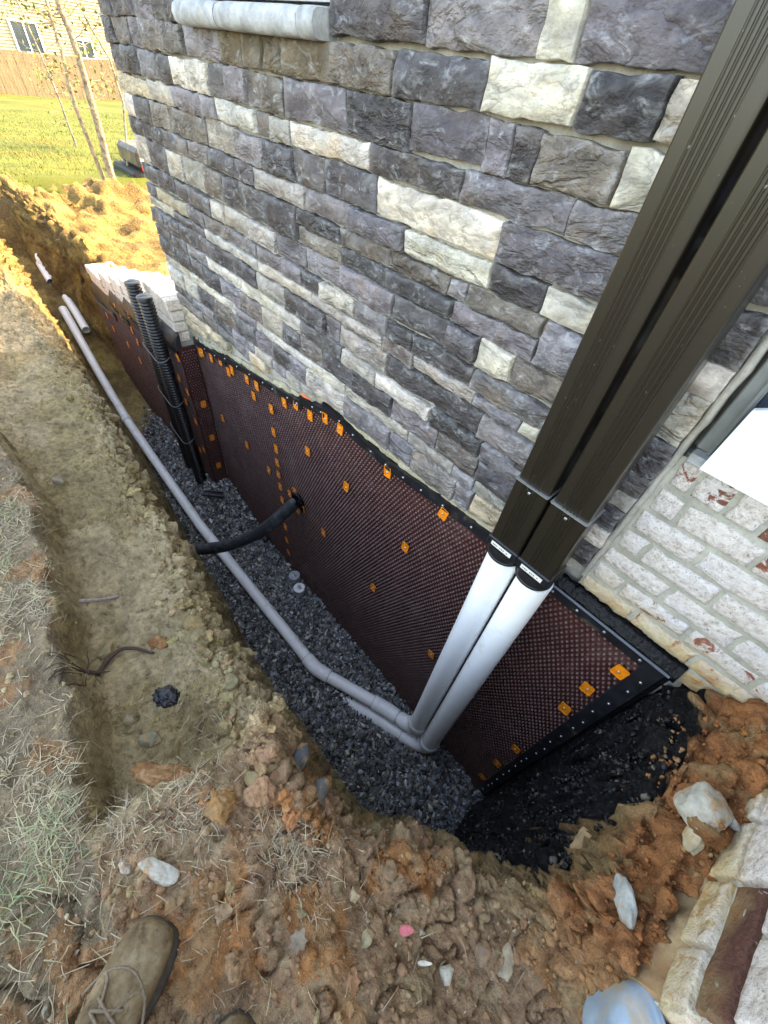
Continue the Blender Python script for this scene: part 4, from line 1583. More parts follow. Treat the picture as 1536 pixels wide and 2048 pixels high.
tar_c.add([(p[0] - 1.705, p[1] + .995, p[2] - 2.03) for p in v], [tuple(q) for q in f], True)
tar_c.build('tar_seal', M['tar'], hose)
adopt(hose)


# test plugs standing in the gravel
def test_plug(label, x_, y_, tall, disc):
    z0 = float(gravel_z(np.array([x_]), np.array([y_]))[0])
    root = empty('test_plug', (x_, y_, z0))
    tag(root, label, 'plug')
    zt = z0 + tall
    MB().tube([(x_, y_, z0 - .08), (x_, y_, zt - .012)], .045, 24).build('pipe_end', M['greypvc'], root)
    MB().tube([(x_, y_, zt - .012), (x_, y_, zt - .008), (x_, y_, zt), (x_, y_, zt + .002)], [.042, .047, .047, .043], 28).build('disc', M[disc], root)
    MB().tube([(x_, y_, zt + .002), (x_, y_, zt + .006)], [.020, .020], 16).build('washer', M['steel'], root)
    b = MB().tube([(x_, y_, zt + .006), (x_, y_, zt + .034)], [.0065, .0065], 10)
    b.box(x_ - .018, x_ + .018, y_ - .004, y_ + .004, zt + .010, zt + .022, .002)
    b.build('wing_nut', M['steel'], root)
    adopt(root)


test_plug('grey pipe plug with wing nut standing in gravel, farther of the pair', -1.80, .955, .06, 'greypvc')
test_plug('pipe plug with bright white disc standing in gravel, nearer of the pair', -1.665, .915, .075, 'vinyl')

# scraps of black plastic on the gravel
for k, (px, py, rz, sx, lab) in enumerate([(-2.86, .80, .9, .085, 'black ribbed plastic scrap on the gravel near the wall corner'), (-2.33, .955, .3, .075, 'black plastic scrap on the gravel under the hose')]):
    z0 = float(gravel_z(np.array([px]), np.array([py]))[0]) + .046
    mb = MB()
    rings = []
    for j in range(13):
        u = (j / 12 - .5) * 2 * sx
        rr_ = .030 + .004 * (j % 2)
        rings.append([(u + random.uniform(-.004, .004), rr_ * math.cos(an), rr_ * .55 * math.sin(an)) for an in [math.pi * 2 * q / 12 for q in range(12)]])
    mb.loft(rings, False)
    o = mb.build('plastic_scrap', M['black'])
    o.location = (px, py, z0)
    o.rotation_euler = (0, .12, rz)
    tag(o, lab, 'scrap')

# ------------------------------------------------------------------ gravel bed
gxs = axis_nodes([(-5.0, -2.5, .05), (-2.5, .34, .03)])
gys = axis_nodes([(.26, 1.03, .025)])
ga, gb = [a.ravel() for a in np.meshgrid(gxs, gys, indexing='ij')]
GV = np.stack([ga, gb, gravel_z(ga, gb) - .012], 1)
gi = np.arange(len(ga)).reshape(len(gxs), len(gys))
GF = np.stack([gi[:-1, :-1].ravel(), gi[1:, :-1].ravel(), gi[1:, 1:].ravel(), gi[:-1, 1:].ravel()], 1)
gk = (poly_dist(GV[GF][:, :, 0].mean(1), GV[GF][:, :, 1].mean(1), TOE) < .07) & ~((GV[GF][:, :, 0].mean(1) < -4.25 - .5 * (GV[GF][:, :, 1].mean(1) - .7)))
bed = np_mesh('gravel_bed', GV, GF[gk], simple('gravel_fines', (.03, .033, .036), .9, .4, 90, .8, .01))
tag(bed, kind='structure')
N = 33000
px = rng.uniform(-4.6, .31, N)
py = rng.uniform(.28, 1.0, N)
ok = (poly_dist(px, py, TOE) < .035 + .02 * rng.normal(size=N)) & (px > -4.2 - .5 * (py - .7) + .15 * rng.normal(size=N))
ok &= ~((px < -3.0) & (py > WY - .03))
px, py = px[ok], py[ok]
n = len(px)
sz = np.clip(rng.lognormal(math.log(.0118), .32, n), .005, .024)
pz = gravel_z(px, py) - .010 + rng.uniform(0, .016, n) + .012 * fbm(np.stack([px, py, py * 0], 1), 6, 3, 5)
shade = np.clip(rng.lognormal(math.log(.140), .75, n), .02, .65)
gc = np.where(rng.random((n, 1)) < .08, np.array([1.15, .98, .75]), 1.0) * shade[:, None] * (np.array([.97, 1.0, 1.02]) + .10 * rng.normal(size=(n, 1)) * np.array([1, .3, -.6]))
o = scatter('gravel', chip_var, ICO_F, np.stack([px, py, pz], 1), sz[:, None] * np.array([1.25, 1, 1])[None] * np.ones((n, 3)), rand_rot(n), np.clip(gc, .01, .6), M['gravel'])
tag(o, 'dark crushed blue grey gravel covering the trench floor', 'gravel', kind='stuff')

# ------------------------------------------------------------------ clods, pebbles and tar lumps on the soil
def place_clods(name, label, cat, npts, xr, yr, dens, smin, smed, smax, colf, mat, lift=.15, spread=.6, variants=clod_var, F=IC2_F, smooth=True):
    px = rng.uniform(xr[0], xr[1], npts)
    py = rng.uniform(yr[0], yr[1], npts)
    zz_, dl_, dt_, t_, be_, ri_, fa_, a_, b_ = ground_h(px, py)
    ok = rng.random(npts) < dens(px, py, dl_, t_, be_, ri_)
    px, py, dl_, t_, be_, ri_ = [q[ok] for q in (px, py, dl_, t_, be_, ri_)]
    n = len(px)
    sz = np.clip(rng.lognormal(math.log(smed), spread, n), smin, smax)
    pz = ground_z(px, py) + sz * lift
    cc = colf(px, py, be_, ri_, n)
    scl = sz[:, None] * rng.uniform(.65, 1.25, (n, 3))
    o = scatter(name, variants, F, np.stack([px, py, pz], 1), scl, rand_rot(n), np.clip(cc, .01, .8), mat, smooth)
    tag(o, label, cat, kind='stuff')
    return o


def col_soil(px, py, be, ri, n):
    P = np.stack([px, py, np.full(n, -1.3)], 1)
    fo = S((px + .45) / .12) * (1 - ri)
    c = soil_color(P, be, fo, ri, np.zeros(n), np.zeros(n), np.zeros(n))
    return c * rng.uniform(.75, 1.12, (n, 1)) * (1 + .04 * rng.normal(size=(n, 3)))


place_clods('soil_crumbs', 'loose olive and rust clay crumbs along the trench lip', 'crumbs', 90000, (-3.6, .62), (-.5, .95),
            lambda X_, Y_, d, t, b, r: (t <= .12) * (.34 * np.exp(-(d / .09) ** 2) * (X_ < -.35) + .20 * np.exp(-(d / .2) ** 2) * (X_ > -.42) + .10 * (X_ > -.5) + .05 * (1 - b) + .008 + .05 * (r > .5)),
            .0016, .0036, .011, col_soil, M['clod'], lift=-.1, spread=.5)
place_clods('soil_clods', 'larger lumps of olive clay heaped on the trench lip', 'clods', 5200, (-2.6, .5), (-.2, .6),
            lambda X_, Y_, d, t, b, r: (t <= .05) * (.85 * np.exp(-((d - .045) / .075) ** 2) * (X_ < -.28) * (1 - .5 * (X_ < -1.2)) + .05 * (X_ > -.4)),
            .006, .0165, .042, col_soil, M['clod'], lift=-.15, spread=.45, variants=np.stack([rock_mesh(200 + k, (1, 1, .75), .40, 3, 8)[0] for k in range(16)]), F=IC3_F, smooth=False)
place_clods('pebbles', 'small pale pebbles and chips strewn over the foreground soil', 'pebbles', 6500, (-.6, .55), (-.5, .5),
            lambda X_, Y_, d, t, b, r: (t <= .02) * (.06 * (X_ > -.45) + .10 * (X_ > .05) * np.exp(-(d / .25) ** 2)),
            .0015, .0032, .009, lambda X_, Y_, b, r, n: np.where(rng.random((n, 1)) < .5, np.array([.46, .38, .26]), np.where(rng.random((n, 1)) < .6, np.array([.38, .24, .14]), np.array([.36, .33, .26]))) * rng.uniform(.6, 1.1, (n, 1)), M['clod'], lift=.1, variants=chip_var, F=ICO_F, smooth=False)
# tar lumps on the end of the dig
nt = 5200
tz = rng.uniform(-3.0, -1.12, nt)
ty = rng.uniform(.46, 1.02, nt)
tx_ = []
sel = []
zc = ground_h(np.repeat(np.linspace(.2, .48, 57), 60), np.tile(np.linspace(.44, 1.04, 60), 57))[0].reshape(57, 60)
xsamp, ysamp = np.linspace(.2, .48, 57), np.linspace(.44, 1.04, 60)
for k in range(nt):
    j = min(59, int((ty[k] - .44) / .60 * 59))
    colz = zc[:, j]
    i_ = int(np.argmax(colz > tz[k]))
    tx_.append(xsamp[max(i_ - 1, 0)])
tx_ = np.array(tx_)
sz = np.clip(rng.lognormal(math.log(.0048), .45, nt), .002, .011)
cc = np.where(rng.random((nt, 1)) < .93, np.array([.003, .003, .004]), np.array([.10, .09, .07])) * np.ones((nt, 3))
tgl = NT('tarred_clod')
tarclod = tgl.fin(tgl.attr('Col'), .10, tgl.bump(tgl.noise(190, 3), 1.0, .005), spec=.5)
ok = tx_ < np.interp(ty, [.44, .5, .7, .85, 1.0], [.335, .355, .375, .345, .315])
o = scatter('tarred_soil', clod_var, IC2_F, np.stack([tx_, ty, tz], 1)[ok], (sz[:, None] * rng.uniform(.7, 1.2, (nt, 3)))[ok], rand_rot(int(ok.sum())), cc[ok], tarclod, True)
tag(o, 'glossy black tar clotted on the soil at the end of the trench', 'tar', kind='stuff')


# ------------------------------------------------------------------ single rocks and litter
def at_ground(x_, y_):
    return float(ground_z(np.array([x_]), np.array([y_]))[0])


ROCKS = [
    ('rock', (.425, .690), (.050, .055, .050), (.62, .62, .60), 41, 'large white rock smeared with rusty clay beside the brick stoop', .4, .25),
    ('rock', (.440, .630), (.018, .028, .022), (.60, .54, .42), 42, 'small cream stone leaning on the large white rock', .2, .1),
    ('rock', (.400, .440), (.018, .045, .040), (.48, .52, .56), 43, 'streaky blue white rock face in the clay mound near the flagstone', .7, .2),
    ('rock', (.365, .560), (.030, .045, .035), (.50, .36, .22), 44, 'pale brown boulder with a flat top at the edge of the tarred end', .2, .3),
    ('rock', (-.268, -.246), (.050, .020, .016), (.66, .67, .66), 45, 'long white rock half buried just ahead of the boot', .55, .3),
    ('rock', (-.318, -.298), (.016, .010, .009), (.68, .69, .68), 46, 'small white rock fragment beside the boot toe', .4, .3),
    ('rock', (-.280, .098), (.050, .022, .022), (.13, .16, .20), 47, 'smooth blue grey rock with a cream end on the trench lip', -.95, .2),
    ('rock', (-.175, .090), (.050, .026, .020), (.16, .18, .20), 48, 'smooth blue grey rock dusted with chips, nearer of two on the lip', -1.0, .2),
    ('rock', (.346, .227), (.017, .036, .014), (.55, .48, .38), 49, 'pale pointed stone standing out near the flagstone', .35, .2),
    ('rock', (.300, .195), (.018, .022, .014), (.34, .24, .18), 50, 'reddish brown stone next to the pale pointed one', .3, .25),
    ('rock', (.262, .112), (.017, .019, .012), (.62, .61, .55), 51, 'jagged white stone lying in the foreground soil', .3, .2),
    ('rock', (.035, .040), (.016, .018, .016), (.58, .50, .36), 52, 'blocky cream stone in the middle of the foreground', .6, .2),
    ('rock', (.060, .130), (.020, .022, .018), (.36, .24, .16), 53, 'rounded rusty stone near the lip corner', .2, .2),
    ('rock', (-.840, .058), (.036, .030, .026), (.36, .28, .14), 54, 'broken yellow brown stone on the clod heap', .5, .2),
    ('rock', (-.945, -.200), (.028, .034, .020), (.36, .32, .19), 55, 'olive stone set in the bench above the root', .1, .4),
    ('rock', (-.700, -.215), (.022, .016, .010), (.38, .36, .26), 56, 'flat greenish stone below the dark root', .8, .4),
    ('rock', (-.600, -.190), (.030, .020, .016), (.32, .33, .25), 57, 'grey green stone on the low end of the bench', .9, .35),
    ('rock', (-.300, -.020), (.026, .018, .014), (.42, .34, .20), 58, 'oval tan stone in the clods behind the white rock', .9, .3),
    ('clay_lump', (-.290, -.095), (.038, .034, .026), (.44, .24, .10), 59, 'bright orange and olive clay lump in the foreground', .2, .3),
    ('clay_lump', (-.430, -.165), (.080, .030, .022), (.38, .19, .085), 60, 'long orange clay slab with a deep crack below it', .72, .4),
    ('clay_lump', (-.880, -.060), (.030, .022, .018), (.38, .17, .07), 61, 'orange clay lump where the dark root ends', .6, .3),
    ('rock', (-.590, .060), (.026, .024, .020), (.30, .27, .17), 62, 'rounded olive stone on the lip above the plastic', .3, .2),
    ('rock', (.470, .705), (.010, .020, .010), (.62, .66, .68), 63, 'white angular chip stuck in the red clay', .8, .2),
    ('rock', (.105, .015), (.013, .022, .010), (.50, .47, .32), 64, 'pale yellow flat stone in the foreground litter', .1, .3),
    ('rock', (-1.85, -.10), (.040, .024, .016), (.36, .33, .27), 65, 'grey stone on the far part of the bench', .2, .35),
]
for nm, p, s_, c_, sd, lab, rz, snk in ROCKS:
    rock(nm, p, s_, (.66 * c_[0], .62 * c_[1], .54 * c_[2]), sd, lab, 'rock' if nm == 'rock' else 'clay lump', rz, .13 if nm == 'rock' else .38, sink=snk)


def curve_obj(name, pts, r, mat, label, cat, n=8):
    P_ = []
    for (a, b, h) in pts:
        P_.append((a, b, at_ground(a, b) + h))
    mb = MB()
    rs = [r * (1 - .5 * k / (len(P_) - 1)) for k in range(len(P_))]
    mb.tube(P_, rs, n)
    return tag(mb.build(name, mat), label, cat)


curve_obj('twig', [(-1.185 + .0062 * k, -.205 + .0135 * k, .004 + .002 * (k % 2)) for k in range(9)], .0075, M['twig'], 'pale broken twig lying across the smooth bench', 'twig')
rt = empty('root', (-.86, -.24, at_ground(-.86, -.24)))
tag(rt, 'dark root arching over the bench with fine rootlets', 'root')
rp_ = []
for k in range(15):
    t_ = k / 14
    a = Vector((-.862, -.250)).lerp(Vector((-.845, -.085)), t_)
    bow = math.sin(t_ * math.pi)
    a = a + Vector((-.060 * bow, .01 * bow))
    rp_.append((a.x, a.y, at_ground(a.x, a.y) + .006 + .012 * bow))
MB().tube(rp_, [.0085 - .004 * (k / 14) for k in range(15)], 8).build('root_stem', M['root'], rt)
mb = MB()
for k in range(16):
    p = Vector(rp_[0])
    an = random.uniform(0, 2 * math.pi)
    q = [p]
    for j in range(5):
        an += random.uniform(-.6, .6)
        p = p + Vector((math.cos(an) * .014, math.sin(an) * .014, random.uniform(-.001, .004)))
        q.append(Vector((p.x, p.y, max(p.z, at_ground(p.x, p.y) + .002))))
    mb.tube(q, .0013, 4)
mb.build('rootlet', M['root'], rt)
adopt(rt)

# crumpled black plastic
v = IC4_V.copy()
v = v * (1 + .55 * np.abs(fbm(v + 4, 1.5, 3, 2)) + .16 * np.abs(fbm(v, 4.5, 2, 7)))[:, None]
v = v / np.abs(v).max() * np.array([.050, .036, .026])
o = np_mesh('black_plastic', v, IC4_F, M['bag'], None, True)
o.location = (-.690, -.108, at_ground(-.690, -.108) + .018)
o.rotation_euler = (.2, .1, .6)
tag(o, 'crumpled wad of shiny black plastic on the bench', 'plastic')


def leaf(label, x_, y_, pts, rgb, rz, curl=.25, name='fallen_leaf'):
    n_ = len(pts)
    c = (sum(p[0] for p in pts) / n_, sum(p[1] for p in pts) / n_)
    vs_ = [(c[0], c[1], .002)]
    fs_ = []
    for ring, s_ in ((0, .5), (1, 1.0)):
        for p in pts:
            a = c[0] + (p[0] - c[0]) * s_
            b = c[1] + (p[1] - c[1]) * s_
            vs_.append((a, b, curl * (a * a + 2 * b * b) / .03 + random.uniform(-.0006, .0006)))
    for i in range(n_):
        i2 = (i + 1) % n_
        fs_.append((0, 1 + i, 1 + i2))
        fs_.append((1 + i, 1 + n_ + i, 1 + n_ + i2, 1 + i2))
    mb = MB()
    mb.add(vs_, fs_, True)
    o = mb.build(name, simple('leaf_%d' % int(abs(x_) * 1e4), rgb, .65, .25, 90, .3, .002))
    o.location = (x_, y_, at_ground(x_, y_) + .008)
    o.rotation_euler = (random.uniform(-.15, .15), random.uniform(-.15, .15), rz)
    sol = o.modifiers.new('thickness', 'SOLIDIFY')
    sol.thickness = .0006
    return tag(o, label, 'leaf')


oval = [(.016 * math.cos(a) * (1 + .25 * math.cos(a)), .0095 * math.sin(a)) for a in [2 * math.pi * k / 14 for k in range(14)]]
half = [(.0, -1.0), (.10, -.62), (.50, -.72), (.42, -.38), (.88, -.22), (.66, .06), (.74, .40), (.36, .36), (.22, .66), (.0, 1.0)]
lobed = [(.022 * a, .025 * b) for a, b in half] + [(-.022 * a * .92, .025 * b) for a, b in half[-2:0:-1]]
leaf('small pink fallen leaf in the foreground soil', .155, .089, oval, (.55, .13, .14), .9)
leaf('dry pale brown lobed leaf lying in the foreground', .012, -.085, lobed, (.21, .16, .11), .3, .5)
leaf('narrow bleached leaf next to the jagged white stone', .218, .085, [(a * 1.0, b * .45) for a, b in oval], (.60, .56, .46), .8, .3)

# ------------------------------------------------------------------ straw, dead grass and green tufts
def blades(name, label, cat, X_, Y_, L_, W_, lean, colr, mat=None, zfun=None, up=.4):
    n = len(X_)
    Z_ = ground_z(X_, Y_) if zfun is None else zfun(X_, Y_)
    an = rng.uniform(0, 2 * np.pi, n)
    seg = 4
    dirx, diry = np.cos(an), np.sin(an)
    curl = rng.normal(0, .22, n)
    V_ = []
    for k in range(seg + 1):
        t_ = k / seg
        a2 = an + curl * t_
        hx = L_ * lean * t_
        hz = L_ * up * (t_ - .55 * lean * t_ * t_) * 1.0
        cx = X_ + np.cos(a2) * hx
        cy = Y_ + np.sin(a2) * hx
        cz = Z_ + .003 + np.maximum(hz, 0)
        w = W_ * (1 - .8 * t_)
        V_.append(np.stack([cx - np.sin(a2) * w, cy + np.cos(a2) * w, cz], 1))
        V_.append(np.stack([cx + np.sin(a2) * w, cy - np.cos(a2) * w, cz + w * .5], 1))
    V_ = np.stack(V_, 1).reshape(-1, 3)
    base = np.arange(n)[:, None] * (2 * (seg + 1))
    f = np.array([(2 * k, 2 * k + 1, 2 * k + 3, 2 * k + 2) for k in range(seg)])
    F_ = (f[None] + base[:, :, None]).reshape(-1, 4)
    o = np_mesh(name, V_, F_, mat or M['straw'], None, True, np.repeat(colr, 2 * (seg + 1), axis=0))
    tag(o, label, cat, kind='stuff')
    return o


def sample(n, xr, yr, dens):
    a = rng.uniform(*xr, n)
    b = rng.uniform(*yr, n)
    ok = rng.random(n) < dens(a, b)
    return a[ok], b[ok]


def clump(a, b, sc_, sd, th):
    return S((fbm(np.stack([a, b, a * 0], 1), sc_, 3, sd) - th) / .2)


a, b = sample(26000, (-2.4, .2), (-.85, -.15), lambda a, b: (b < np.interp(a, *TURF) + .02) * (.07 + .70 * clump(a, b, 5, 61, .02)) * (1 - S((a + .30) / .25)))
nn = len(a)
straw_c = np.array([.46, .39, .25]) * rng.uniform(.55, 1.25, (nn, 1)) * np.array([1, 1, 1]) + rng.uniform(-.02, .02, (nn, 3))
blades('dead_grass', 'matted dead grass and straw on the turf beside the bench', 'dead grass', a, b, rng.uniform(.02, .06, nn), rng.uniform(.0006, .0012, nn), rng.uniform(.75, 1.0, nn), np.clip(straw_c, .03, .8), up=.17)
a, b = sample(3600, (-.75, .6), (-.5, .35), lambda a, b: (.04 + .5 * clump(a, b, 6, 66, .12)) * (poly_dist(a, b, LIP) > .02))
ctr = [(-.33, -.16, .05), (-.40, -.28, .06), (-.12, -.02, .05)]
for cx, cy, r_ in ctr:
    a = np.concatenate([a, rng.normal(cx, r_, 260)])
    b = np.concatenate([b, rng.normal(cy, r_ * .7, 260)])
nn = len(a)
straw_c = np.array([.44, .36, .24]) * rng.uniform(.5, 1.3, (nn, 1)) + rng.uniform(-.02, .02, (nn, 3))
blades('straw', 'loose straw scattered over the foreground soil', 'straw', a, b, rng.uniform(.012, .05, nn), rng.uniform(.0005, .0010, nn), np.ones(nn), np.clip(straw_c, .03, .8), up=.14)
a = np.concatenate([rng.normal(cx, .045, m_) for cx, cy, m_ in ((-.47, -.40, 130), (-.40, -.46, 60), (-.36, -.54, 70), (-1.55, -.27, 50), (-1.28, -.33, 40), (-.05, -.42, 40))])
b = np.concatenate([rng.normal(cy, .035, m_) for cx, cy, m_ in ((-.47, -.40, 130), (-.40, -.46, 60), (-.36, -.54, 70), (-1.55, -.27, 50), (-1.28, -.33, 40), (-.05, -.42, 40))])
nn = len(a)
gc = np.where(rng.random((nn, 1)) < .6, np.array([.20, .25, .13]), np.array([.40, .37, .21])) * rng.uniform(.7, 1.3, (nn, 1))
blades('green_grass', 'tufts of green grass among the dead grass at the turf edge', 'grass', a, b, rng.uniform(.03, .075, nn), rng.uniform(.0007, .0014, nn), rng.uniform(.5, .95, nn), gc, up=.38)
# lawn blades
a, b = sample(60000, (-24, -7.5), (-.5, 8), lambda a, b: np.clip((-7.9 + .35 * fbm(np.stack([a, b, a * 0], 1), 1.5, 3, 2) - a) / .3, 0, 1) * np.clip(14 / (-a) ** 1.25, 0, 1))
nn = len(a)
gcol = np.array([.088, .115, .020]) * rng.uniform(.6, 1.5, (nn, 1)) + np.where(rng.random((nn, 1)) < .35, np.array([.09, .06, .012]), 0)
lz = lambda p, q: lawn_z(p, q)
blades('lawn_blades', 'sunlit yellow green lawn grass beyond the dirt heap', 'grass', a, b, rng.uniform(.03, .07, nn), rng.uniform(.0025, .005, nn), rng.uniform(.3, .8, nn), gcol, M['lawn'], lz, up=.8)

# ------------------------------------------------------------------ brick stoop at the right
stoop = empty('brick_stoop', (.52, .45, -1.15))
tag(stoop, 'corner of a brick stoop with yellowed and dark red bricks at the right edge', 'stoop')
MB().box(.498, 1.6, .352, 1.02, -1.25, -.50).build('mortar_core', M['brick_mortar'], stoop)
SC = [(-1.062, -.986, [.345, .452, .59, .728, .866, 1.01]), (-.968, -.892, [.345, .575, .713, .85, 1.01]), (-.874, -.80, [.345, .48, .62, .757, .895, 1.01]), (-.782, -.708, [.345, .55, .69, .83, 1.01])]
for ri, (z0, z1, ys) in enumerate(SC):
    for k in range(len(ys) - 1):
        seed += 1
        if ri == 0:
            cc, al = (.48, .42, .27), .55
        elif ri == 1 and k == 0:
            cc, al = (.15, .068, .052), .34
        else:
            cc, al = (.32, .14, .09), .74
        block('brick', ys[k] + .006, ys[k + 1] - .006, z0, z1, .484 + random.uniform(-.003, .003), .52, M['brick'], stoop, cc, seed, step=.008, rough=.003, edge=.0042, outline=.004, alpha=al, fr='left', bulge=0)
for ri, z0 in enumerate((-1.062, -.968, -.874, -.782)):
    off = 0 if ri % 2 else .07
    for k in range(6):
        xa = .50 + k * .172 - off
        xa = max(xa, .487)
        xb = .50 + (k + 1) * .172 - off
        if xb - xa < .03:
            continue
        seed += 1
        block('brick', xa + .004, xb - .006, z0, z0 + .075, .338 + random.uniform(-.003, .003), .37, M['brick'], stoop, (.36, .26, .16), seed, step=.010, rough=.003, edge=.0042, outline=.004, alpha=.72, bulge=0)
# smear of mortar and clay at its foot
prof_f = np.array([(.497, -1.052), (.488, -1.060), (.480, -1.072), (.473, -1.088), (.467, -1.106), (.461, -1.128), (.455, -1.16), (.452, -1.20), (.452, -1.25)])
fy_ = np.linspace(.355, 1.015, 150)
mb = MB()
rings = []
for k in range(150):
    Pq = np.stack([np.full(9, fy_[k]), prof_f[:, 0], prof_f[:, 1]], 1)
    dn = .016 * fbm(Pq, 14, 5, 33, .6) + .006 * float(fbm(np.array([[fy_[k] * 3, 1.0, 2.0]]), 1, 2, 8)[0])
    rings.append([(p[0] + d_, float(fy_[k]), p[1] + .6 * d_) for p, d_ in zip(prof_f, dn)] + [(.52, float(fy_[k]), -1.25), (.52, float(fy_[k]), -1.05)])
mb.loft(rings, True)
mb.build('mortar_footing', m_mortar('clay_stained_mortar', (.33, .225, .125), (.30, .125, .05)), stoop)
adopt(stoop)
ctrl = [(.487, .372), (.470, .350), (.458, .312), (.466, .265), (.505, .215), (.60, .185), (.70, .20), (.76, .26), (.74, .325), (.62, .334), (.54, .336)]
nC = len(ctrl)
outl = []
for k in range(nC):
    pa, pb, pc, pd = [Vector(ctrl[(k + q) % nC]) for q in (-1, 0, 1, 2)]
    for j in range(6):
        t_ = j / 6
        outl.append(.5 * ((2 * pb) + (pc - pa) * t_ + (2 * pa - 5 * pb + 4 * pc - pd) * t_ ** 2 + (3 * pb - 3 * pc + pd - pa) * t_ ** 3))
cen = Vector((.60, .27))
rg_ = []
for sc_, zz in ((1.0, -1.22), (1.01, -1.135), (1.0, -1.112), (.965, -1.100), (.90, -1.095), (.75, -1.094), (.5, -1.093), (.25, -1.093), (.05, -1.093)):
    rg_.append([(cen.x + (p.x - cen.x) * sc_ + random.uniform(-.001, .001), cen.y + (p.y - cen.y) * sc_ + random.uniform(-.001, .001), zz + .006 * (p.x - .5) + random.uniform(-.0012, .0012)) for p in outl])
mb = MB()
mb.loft(rg_, True)
o = mb.build('flagstone', M['blue'])
tag(o, 'pale blue flagstone lying at the foot of the stoop corner', 'flagstone')

# ------------------------------------------------------------------ the photographer's boots
def boot(parent, toe, ang, zg):
    """loft of foot sections from toe to heel, then the shaft"""
    L = .29
    ux, uy = math.cos(ang), math.sin(ang)          # heel to toe direction
    vx, vy = -uy, ux

    def ring(s, w, zb, zt, fl=2.4, n=28, shift=0):
        cx, cy = toe[0] - ux * s * L, toe[1] - uy * s * L
        out_ = []
        for k in range(n):
            a_ = 2 * math.pi * k / n
            c_, s_ = math.cos(a_), math.sin(a_)
            px_ = math.copysign(abs(c_) ** (2 / fl), c_) * w
            pz_ = math.copysign(abs(s_) ** (2 / (fl if s_ < 0 else 2.0)), s_)
            zz_ = (zb + zt) / 2 + pz_ * (zt - zb) / 2
            px_ += shift
            out_.append((cx + vx * px_, cy + vy * px_, zg + zz_))
        return out_
    secs = [(.002, .014, .030, .042), (.015, .028, .024, .056), (.05, .040, .022, .066), (.11, .047, .022, .072), (.20, .0505, .022, .078), (.30, .052, .022, .086), (.40, .049, .022, .096), (.50, .045, .022, .108), (.60, .042, .022, .124), (.70, .041, .022, .142), (.80, .040, .022, .160), (.90, .038, .022, .165), (.98, .030, .026, .165), (1.0, .018, .035, .160)]
    up = MB().loft([ring(*s_) for s_ in secs], True).build('boot', M['leather'], parent)
    so = [(-.004, .018, .0, .030), (.015, .034, .0, .032), (.06, .047, .0, .030), (.20, .057, .0, .030), (.32, .057, .0, .030), (.5, .046, .0, .030), (.7, .044, .0, .032), (.9, .044, .0, .034), (1.01, .026, .0, .034)]
    MB().loft([ring(*s_, fl=4) for s_ in so], True).build('sole', M['sole'], up)
    # tongue seam and laces
    la = MB()
    for k in range(6):
        s_ = .36 + k * .055
        zt = np.interp(s_, [.3, .4, .5, .6, .7], [.086, .096, .108, .124, .142])
        cx, cy = toe[0] - ux * s_ * L, toe[1] - uy * s_ * L
        cx2, cy2 = toe[0] - ux * (s_ + .05) * L, toe[1] - uy * (s_ + .05) * L
        for sg in (-1, 1):
            pts_ = []
            for j in range(7):
                t2 = j / 6
                w_ = sg * (.024 - .048 * t2)
                pts_.append((cx + (cx2 - cx) * t2 + vx * w_, cy + (cy2 - cy) * t2 + vy * w_, zg + zt + .003 + .008 * t2 - 3.5 * w_ * w_ * 2.2))
            la.tube(pts_, .0028, 6)
    for sg in (-1, 1):
        pts_ = []
        for j in range(14):
            t2 = j / 13
            s_ = .40 - .12 * math.sin(t2 * math.pi)
            w_ = sg * (.01 + .05 * t2)
            cx, cy = toe[0] - ux * s_ * L, toe[1] - uy * s_ * L
            zt = np.interp(s_, [.2, .3, .4, .5], [.078, .086, .096, .108])
            pts_.append((cx + vx * w_, cy + vy * w_, zg + zt + .004 - 10 * w_ * w_))
        la.tube(pts_, .0026, 6)
    la.build('lace', M['lace'], up)
    # toe cap welt line
    wl = MB()
    pts_ = []
    for j in range(15):
        t2 = (j / 14 - .5) * 2
        s_ = .24 + .08 * (1 - t2 * t2) * -1 + .06
        w_ = t2 * .046
        cx, cy = toe[0] - ux * s_ * L, toe[1] - uy * s_ * L
        zt = np.interp(s_, [.1, .2, .3, .4], [.072, .078, .086, .096])
        hz = .022 + (zt - .022) * (.5 + .5 * math.sqrt(max(0, 1 - (w_ / .0515) ** 2)))
        pts_.append((cx + vx * w_, cy + vy * w_, zg + hz + .0005))
    wl.tube(pts_, .0022, 6)
    wl.build('seam', M['lace'], up)
    # trouser leg
    ac = (toe[0] - ux * .78 * L, toe[1] - uy * .78 * L)
    tr = MB()
    rings_ = []
    for k in range(14):
        h = .115 + k * .030
        rr_ = .066 + .010 * math.sin(k * 1.9) * (1 if k < 5 else .3) + .012 * k / 13
        rings_.append([(ac[0] - ux * (.02 + .008 * k) + rr_ * math.cos(q) * (1 + .05 * math.sin(3 * q + k)), ac[1] - uy * (.02 + .008 * k) + rr_ * math.sin(q), zg + h) for q in [2 * math.pi * j / 24 for j in range(24)]])
    tr.loft(rings_, True)
    tr.build('trouser_leg', M['denim'], parent)


person = empty('person', (-.06, -.45, -1.20))
tag(person, 'person standing at the trench edge in worn tan leather boots and dark trousers', 'person')
bz = at_ground(-.13, -.36) - .008
boot(person, (-.188, -.268), math.atan2(.86, -.51), bz)
boot(person, (.046, -.203), math.atan2(.97, -.24), at_ground(.03, -.28) - .008)
adopt(person)

